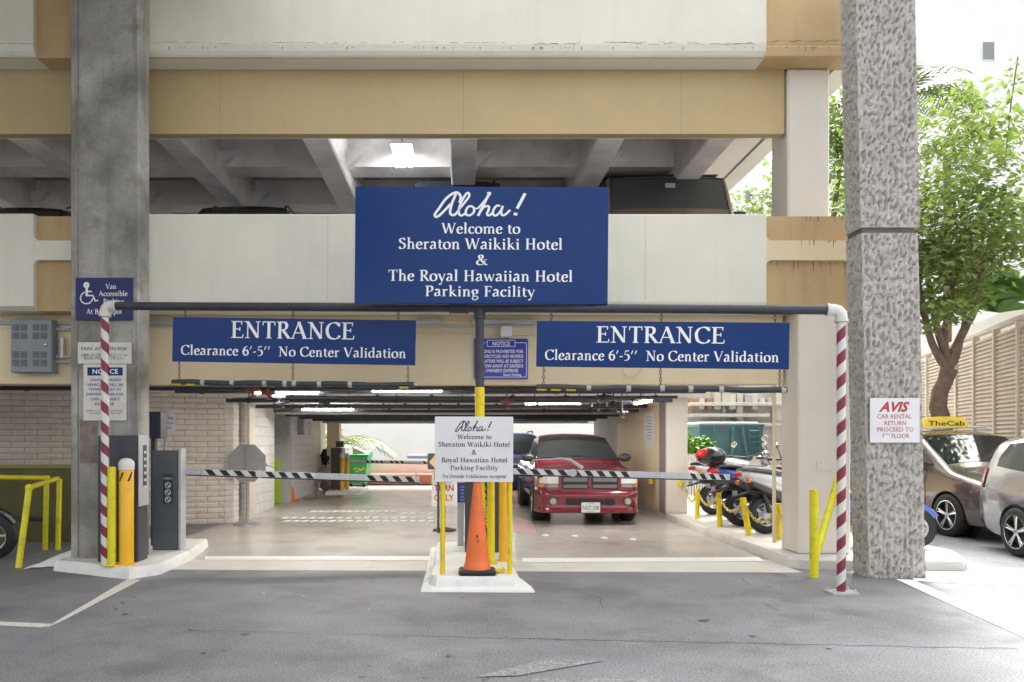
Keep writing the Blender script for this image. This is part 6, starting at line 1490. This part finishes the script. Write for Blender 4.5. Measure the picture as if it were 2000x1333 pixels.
# palms
PF_ = M('palm_green', (.16, .24, .04), .45, 0, .3, 2)
def palm(name, base, top, n, L_, label, seed, droop=.8, up=.9, fan=1.0, mat=PF_, cat='palm', group='palms around the garage', leafw=.03):
    rng = random.Random(seed); e = empty(name, base, label, cat, group); top = Vector(top)
    if (top - Vector(base)).length > .3: MB().tube([Vector(base), Vector(base).lerp(top, .5) + Vector((.05, 0, 0)), top], [.14, .11, .10], 12).build('trunk', BARK, e, smooth=True)
    for k in range(n):
        a = 2 * PI * k / n + rng.uniform(-.2, .2); el = rng.uniform(.15, up); d = Vector((math.cos(a), math.sin(a), el)).normalized(); LL = L_ * rng.uniform(.8, 1.1)
        pts = []; p = top.copy(); v = d.copy()
        for i in range(11): pts.append(p.copy()); p += v * LL / 10; v = (v - Vector((0, 0, droop * .16))).normalized()
        mb = MB().tube(pts, [.018 * (1 - .08 * i) for i in range(11)], 5)
        for i in range(1, 11):
            for h_ in (0, .5):
                if i == 10 and h_: continue
                c_ = pts[i].lerp(pts[min(i + 1, 10)], h_); t_ = (pts[min(i + 1, 10)] - pts[i - 1]).normalized(); s_ = t_.cross(Vector((0, 0, 1))).normalized(); f_ = LL * .26 * math.sin(PI * min(.97, (i + h_) / 10.8)) * fan + .04
                for sg in (-1, 1):
                    tip = c_ + (s_ * sg * .8 + t_ * .55 + Vector((0, 0, -.28 + rng.uniform(-.1, .15)))) * f_; mid = c_.lerp(tip, .5) + Vector((0, 0, .03)); w0 = t_ * leafw
                    mb.add([c_ - w0 * .5, mid - w0, tip, mid + w0, c_ + w0 * .5], [(0, 1, 2, 3, 4)])
        mb.build('frond', mat, e, fix=False)
    return e
palm('palm_tree', (XX(1770, 19), 19, GZ), W(1772, 190, 19), 18, 2.3, 'palm with yellow green fronds behind the rough column at upper right', 3, 1.0)
palm('palm_tree', (XX(1845, 22), 22, GZ), W(1850, 300, 22), 16, 2.4, 'second palm behind the leafy tree crown at upper right', 8, 1.0)
palm('palm_tree', (XX(640, 27), 27, .3), W(655, 885, 27), 14, 2.6, 'low palm with arching fronds beyond the far opening', 12, 1.1, 1.2)
palm('potted_palm', (XX(620, 25), 25, .9), W(622, 885, 25), 16, 1.2, 'bushy green plant in the planter at the far left of the opening', 15, .5, 1.8, leafw=.045)
# bright bush beyond the second column
rg = random.Random(31); Y2 = 20
cs = [(W(1362, 872, Y2), (.5, .5, .35), 1), (W(1345, 862, Y2), (.3, .4, .3), 1), (W(1378, 875, Y2), (.25, .4, .25), 1)]
b3 = Vector((XX(1362, Y2), Y2, 0))
leafy_tree('bright_bush', b3, [(b3, .05), (W(1362, 900, Y2), .04), (W(1362, 885, Y2), .03)], [], cs, 1800, .13, 'bright green bush above the white fence beyond the second column', 'bush', seed=9, mats=[M('leaf_bright', (.2, .4, .04), .45, 0, .3, 2)], group='bushes beyond')

# planter wall and screen wall at right
SCR = M('screen_beige', (.68, .57, .47), .7, 0, .08, 3); SCF = M('screen_frame', (.8, .71, .62), .6, 0, .05, 3)
pA = Vector((14.6, 24.5, 0)); pB = Vector((11.0, 13.2, 0)); sdir = (pB - pA); sl_ = sdir.length; sa = math.atan2(sdir.y, sdir.x)
e = empty('screen_wall', pA, 'tall beige screen wall of louvred panels behind the taxi vans', 'wall', None, (0, 0, sa))
npan = 9; pw = sl_ / npan; H0, H1 = GZ, 4.05
for k in range(npan):
    x0 = k * pw
    MB().box(x0 + .07, x0 + pw - .07, .03, .06, H0, H1 - .1).build('panel_back', SCR, e, local=True)
    m = MB(); z = H0 + .1
    while z < H1 - .16: m.prism([(-.012, z), (.0, z), (.026, z + .07), (.014, z + .07)], x0 + .07, x0 + pw - .07, 'yz'); z += .095
    o = m.build('louvre_slats', SCR, e, local=True); o['kind'] = 'stuff'
    MB().bbox(x0 - .05, x0 + .05, -.05, .1, H0, H1, .01).build('post', SCF, e, local=True)
MB().bbox(0, sl_, -.06, .1, H1, H1 + .1, .01).build('top_rail', SCF, e, local=True); MB().box(0, sl_, -.04, -.013, 1.15, 1.22).build('mid_rail', SCF, e, local=True)
e = empty('planter_wall', pA + Vector((.9, -.2, 0)), 'pale planter wall with big leaved plants above the screen wall', 'wall', None, (0, 0, sa))
MB().box(-2, sl_ + 1, .35, .6, GZ, 4.95).build('wall', M('planter_white', (.68, .66, .63), .7, 0, .05, 3), e, local=True)
def bigleaf(px, py, Y, n, s_, label, seed):
    rng = random.Random(seed); p = W(px, py, Y); e = empty('big_leaved_plant', p, label, 'plant', 'big leaved plants above the screen wall')
    for k in range(n):
        a = rng.uniform(0, 2 * PI); d = Vector((math.cos(a), math.sin(a) * .6, rng.uniform(.5, 1.4))).normalized(); L_ = s_ * rng.uniform(.7, 1.1); sd = d.cross(Vector((0, -1, .2))).normalized(); pts = []
        mb = MB(); rows_ = []
        for i in range(7):
            t = i / 6; c = p + d * L_ * t - Vector((0, 0, .5 * L_ * t * t)); wv = L_ * .16 * math.sin(PI * min(1, t * .95 + .04)) ** .8; rows_.append((c - sd * wv, c + Vector((0, 0, -.02)), c + sd * wv))
        for r_ in rows_: mb.v += list(r_)
        for i in range(6):
            for j in range(2): a_ = i * 3 + j; mb.f.append((a_, a_ + 1, a_ + 4, a_ + 3))
        mb.build('leaf', M('big_leaf', (.12, .26, .05), .35, 0, .3, 2), e, fix=False, smooth=True)
for i, (px, py) in enumerate(((1905, 590), (1935, 575), (1965, 590), (1990, 560), (1880, 610), (1950, 610))): bigleaf(px, py, 17.2, 13, 1.0, 'plant with large glossy leaves above the screen wall, %s' % ('left of the middle', 'in the middle', 'right of the middle', 'at the right edge of the photo', 'farthest left beside the tree limbs', 'hanging low over the wall')[i], 40 + i)

# surroundings: bright hotel block behind the trees
HW = M('hotel_white', (.87, .865, .85), .7, 0, .03, 1)
def block(name, x0, x1, y0, y1, h, label, wins, cat='building'):
    e = empty(name, ((x0 + x1) / 2, y0, 0), label, cat)
    MB().box(x0, x1, y0, y1, -.2, h).build('wall', HW, e)
    for (a, b, c, d) in wins:
        MB().bbox(a - .08, b + .08, y0 - .08, y0 - .001, c - .08, d + .08, .02).build('window_frame', HW, e); MB().box(a, b, y0 - .10, y0 - .081, c, d).build('pane', M('hotel_glass', (.25, .27, .27), .25), e)
    return e
YH = 52
block('hotel_building', XX(1760, YH), XX(2300, YH), YH, YH + 14, 46, 'tall blank white hotel block with one small window at upper right', [(XX(1918, YH), XX(1940, YH), ZZ(118, YH), ZZ(84, YH))] + [(XX(2050 + 90 * i, YH), XX(2072 + 90 * i, YH), ZZ(118 + 340 * j, YH), ZZ(84 + 340 * j, YH)) for i in range(2) for j in range(2)])
block('white_building', XX(1380, 46), XX(1640, 46), 46, 58, 19, 'white building glimpsed behind the upper deck corner', [(XX(1455 + 26 * i, 46), XX(1465 + 26 * i, 46), ZZ(392 + 30 * j, 46), ZZ(376 + 30 * j, 46)) for i in range(5) for j in range(12)])
block('street_building', -16, XX(1200, 42), 42, 50, 11, 'white building across the street seen through the garage', [])
# ledges building behind the motorcycles
e = empty('ledge_building', (XX(1440, 26), 26, 0), 'pale building with ledges, boxes and brown panels behind the teal container', 'building')
PAL = M('pale_wall', (.74, .72, .68), .7, 0, .05, 2); BRN2 = M('brown_board', (.45, .28, .16), .7, 0, .2, 4)
MB().box(XX(1320, 26), XX(1660, 26), 26.5, 30, 0, 6).build('wall', PAL, e)
for z_, px0, px1 in ((ZZ(812, 26), 1350, 1500), (ZZ(790, 26), 1345, 1600), (ZZ(830, 26), 1370, 1520)): MB().bbox(XX(px0, 26), XX(px1, 26), 25.8, 26.49, z_ - .06, z_ + .06, .02).build('ledge', PAL, e)
rg = random.Random(2)
for i in range(12):
    x = XX(1352 + 15 * i, 26); MB().bbox(x, x + rg.uniform(.15, .3), 26.1, 26.49, ZZ(rg.choice([800, 822, 788]), 26), ZZ(rg.choice([770, 760, 778]), 26), .02).build('wall_box', rg.choice([BRN2, LGREY, PAL, SAGED]), e)
for px in (1420, 1455, 1520): MB().cyl((XX(px, 26), 26.3, 1.0), (XX(px, 26), 26.3, 5), .06, 8).build('downpipe', LGREY, e)
# teal container with ribs and ladder
TEAL = M('teal_paint', (.07, .17, .18), .55, 0, .12, 3, .3, 40, patch=.3, pcol=(.12, .2, .2), pscale=4)
Y0 = 22.5; X = lambda px: XX(px, Y0); Z = lambda py: ZZ(py, Y0)
e = empty('waste_container', (X(1425), Y0, 0), 'large teal steel waste container with a ladder beyond the motorcycles', 'container')
MB().bbox(X(1368), X(1487), Y0, Y0 + 2.4, .3, Z(831), .02).build('body', TEAL, e)
for px in (1368, 1393, 1487): MB().bbox(X(px) - .04, X(px) + .04, Y0 - .05, Y0 - .001, .3, Z(832), .01).build('rib', TEAL, e)
MB().bbox(X(1364), X(1491), Y0 - .08, Y0 - .052, Z(834), Z(829), .005).build('top_rail', TEAL, e)
for a, b in ((1430, 1422), (1448, 1458)): MB().tube([(X(a), Y0 - .08, Z(834)), (X(b), Y0 - .3, .5)], .05, 8).build('lift_arm', TEAL, e)
for px in (1461, 1482): MB().cyl((X(px), Y0 - .09, .5), (X(px), Y0 - .09, Z(834)), .025, 8).build('ladder_rail', TEAL, e)
for k in range(5): MB().cyl((X(1461), Y0 - .09, Z(842 + 11 * k)), (X(1482), Y0 - .09, Z(842 + 11 * k)), .02, 8).build('rung', TEAL, e)
MB().prism([(X(1428), .5), (X(1452), .5), (X(1447), .95), (X(1434), .95)], Y0 - .4, Y0 - .002, 'xz').build('hitch_plate', DGREY, e)
MB().box(X(1402), X(1415), Y0 - .006, Y0 - .001, Z(837), Z(834)).build('red_label', LETR, e)
MB().bbox(X(1370), X(1484), Y0 + .1, Y0 + 2.2, Z(831) + .001, Z(824), .1).build('white_load', SWH, e)
# white picket fence
e = empty('picket_fence', (XX(1372, 18.5), 18.5, 0), 'low white picket fence between the second column and the orange scooter', 'fence')
for k in range(13): px = 1342 + 5.2 * k; MB().box(XX(px, 18.5), XX(px + 2.6, 18.5), 18.5, 18.53, 0, ZZ(887, 18.5)).build('picket', M('fence_white', (.8, .8, .78), .6), e)
for py in (890, 925): MB().box(XX(1340, 18.5), XX(1408, 18.5), 18.531, 18.56, ZZ(py + 3, 18.5), ZZ(py, 18.5)).build('rail', M('fence_white', (.8, .8, .78), .6), e)

# far opening: planter, bins, booth, green dumpster, barrier
Y0 = 24.4
MB().bbox(XX(560, 24.8), XX(650, 24.8), 24.8, 25.6, 0, ZZ(884, 24.8), .03).build('planter_box', M('planter_pink', (.6, .5, .42), .7), label='pinkish planter box under the bushy plant at the far opening', cat='planter')
MB().bbox(XX(613, 24.6), XX(619, 24.6), 24.6, 24.7, ZZ(877, 24.6), ZZ(864, 24.6), .01).build('orange_box', ORG, label='small orange box on the planter', cat='box')
e = empty('blue_bin', (XX(621, 22.8), 22.8, 0), 'blue wheeled bin with domed lid behind the white far column', 'bin')
MB().lathe((XX(622, 22.8), 22.8, .01), [(.16, 0), (.2, .85), (.2, .9)], 20).build('body', M('bin_blue', (.12, .14, .42), .45), e, smooth=True)
MB().lathe((XX(622, 22.8), 22.8, .91), [(.21, 0), (.2, .12), (.12, .2), (.02, .22)], 20).build('lid', M('bin_lid', (.03, .12, .4), .4), e, smooth=True)
e = empty('ticket_booth', (XX(660, 21.3), 21.3, .1), 'dark ticket booth machine on the far white island', 'ticket machine')
MB().bbox(XX(646, 21.3), XX(668, 21.3), 21.3, 21.9, .1, ZZ(875, 21.3), .02).build('cabinet', DGREY, e); MB().bbox(XX(654, 21.2), XX(669, 21.2), 21.35, 21.5, ZZ(874, 21.2), ZZ(862, 21.2), .01).build('display', DGREY, e)
e = empty('barrier_gate', (XX(672, 21.6), 21.6, .1), 'thin striped exit barrier arm far across the opening', 'barrier gate', 'barrier gates')
arm(e, 676, 901, 860, 904, 21.6, ((.2, .4, 4), (.45, .62, 3), (.8, .98, 3)), ())
GRN = M('dumpster_green', (.04, .36, .12), .5, 0, .12, 3, patch=.3, pcol=(.1, .42, .2), pscale=5)
e = empty('green_dumpster', (XX(698, 24), 24, 0), 'bright green dumpster with yellow scrawl beyond the far island', 'dumpster')
MB().prism([(XX(681, 24), .12), (XX(712, 24), .12), (XX(718, 24), 1.0), (XX(681, 24), 1.0)], 24, 25.2, 'xz').build('body', GRN, e)
MB().prism([(24 - .05, .98), (24 - .05, 1.06), (25.2, 1.18), (25.2, .98)], XX(680, 24), XX(719, 24), 'yz').build('lid', M('dumpster_lid', (.03, .28, .1), .5), e)
for px in (684, 710): MB().ball((XX(px, 24), 24.1, .06), .06, 10, 6).build('caster', BLK, e)
for k, pts in enumerate(([(690, 918), (697, 914), (704, 918), (712, 913)], [(694, 922), (703, 919), (714, 916)])): m = MB().tube([W(a, b, 23.99) for a, b in pts], .02, 5); m.build('scrawl', M('scrawl_yellow', (.7, .6, .05), .5), e)
MB().prism([(XX(690, 24.4), 1.1), (XX(716, 24.4), 1.08), (XX(712, 24.4), 1.14), (XX(692, 24.4), 1.3)], 24.2, 25.0, 'xz').build('cardboard', M('cardboard', (.6, .45, .33), .8), label='sheet of cardboard sticking out on top of the green dumpster', cat='cardboard')
random.seed(77)
def rag(px, Y, z, s_, mat, label):
    mb = MB().ball((XX(px, Y), Y, z), (s_, s_, s_ * 1.3), 14, 10); 
    for v in mb.v: v += Vector((noise.noise(v * 9), noise.noise(v * 9 + Vector((5, 0, 0))), noise.noise(v * 9 + Vector((0, 5, 0))))) * s_ * .6
    mb.build('rubbish_bag', mat, label=label, cat='rubbish bag', smooth=True)
rag(634, 22.3, .45, .22, M('bag_pale', (.5, .42, .35), .7), 'pale rubbish bag between the blue bin and the dark booth'); rag(641, 22.5, 1.0, .2, BLK, 'black rubbish bag piled higher beside the dark booth')
rag(637, 22.1, .2, .18, M('bag_brown', (.3, .22, .18), .7), 'brown rubbish bag on the floor by the dark booth')
e = empty('barrier_wall', (XX(790, 25), 25, 0), 'low wall with faded orange base running across the far opening', 'wall')
MB().box(XX(560, 25.6), XX(1250, 25.6), 25.6, 25.9, 0, ZZ(905, 25.6)).build('wall', M('far_white_wall', (.74, .72, .69), .7, 0, .05, 2), e)
for k in range(6):
    x0 = XX(720, 25.2) + k * 1.62; MB().bbox(x0, x0 + 1.58, 25.1, 25.55, 0, ZZ(925, 25.2), .05).build('orange_block', M('faded_orange', (.62, .22, .14), .6, 0, .2, 2, patch=.6, pcol=(.72, .55, .5), pscale=1.5), e)
MB().bbox(XX(795, 30), XX(860, 30), 30, 31, ZZ(896, 30), ZZ(889, 30), .04).build('blue_roof', M('blue_grey', (.2, .25, .38), .6), label='blue grey low roof beyond the far wall left of the white sign', cat='roof')
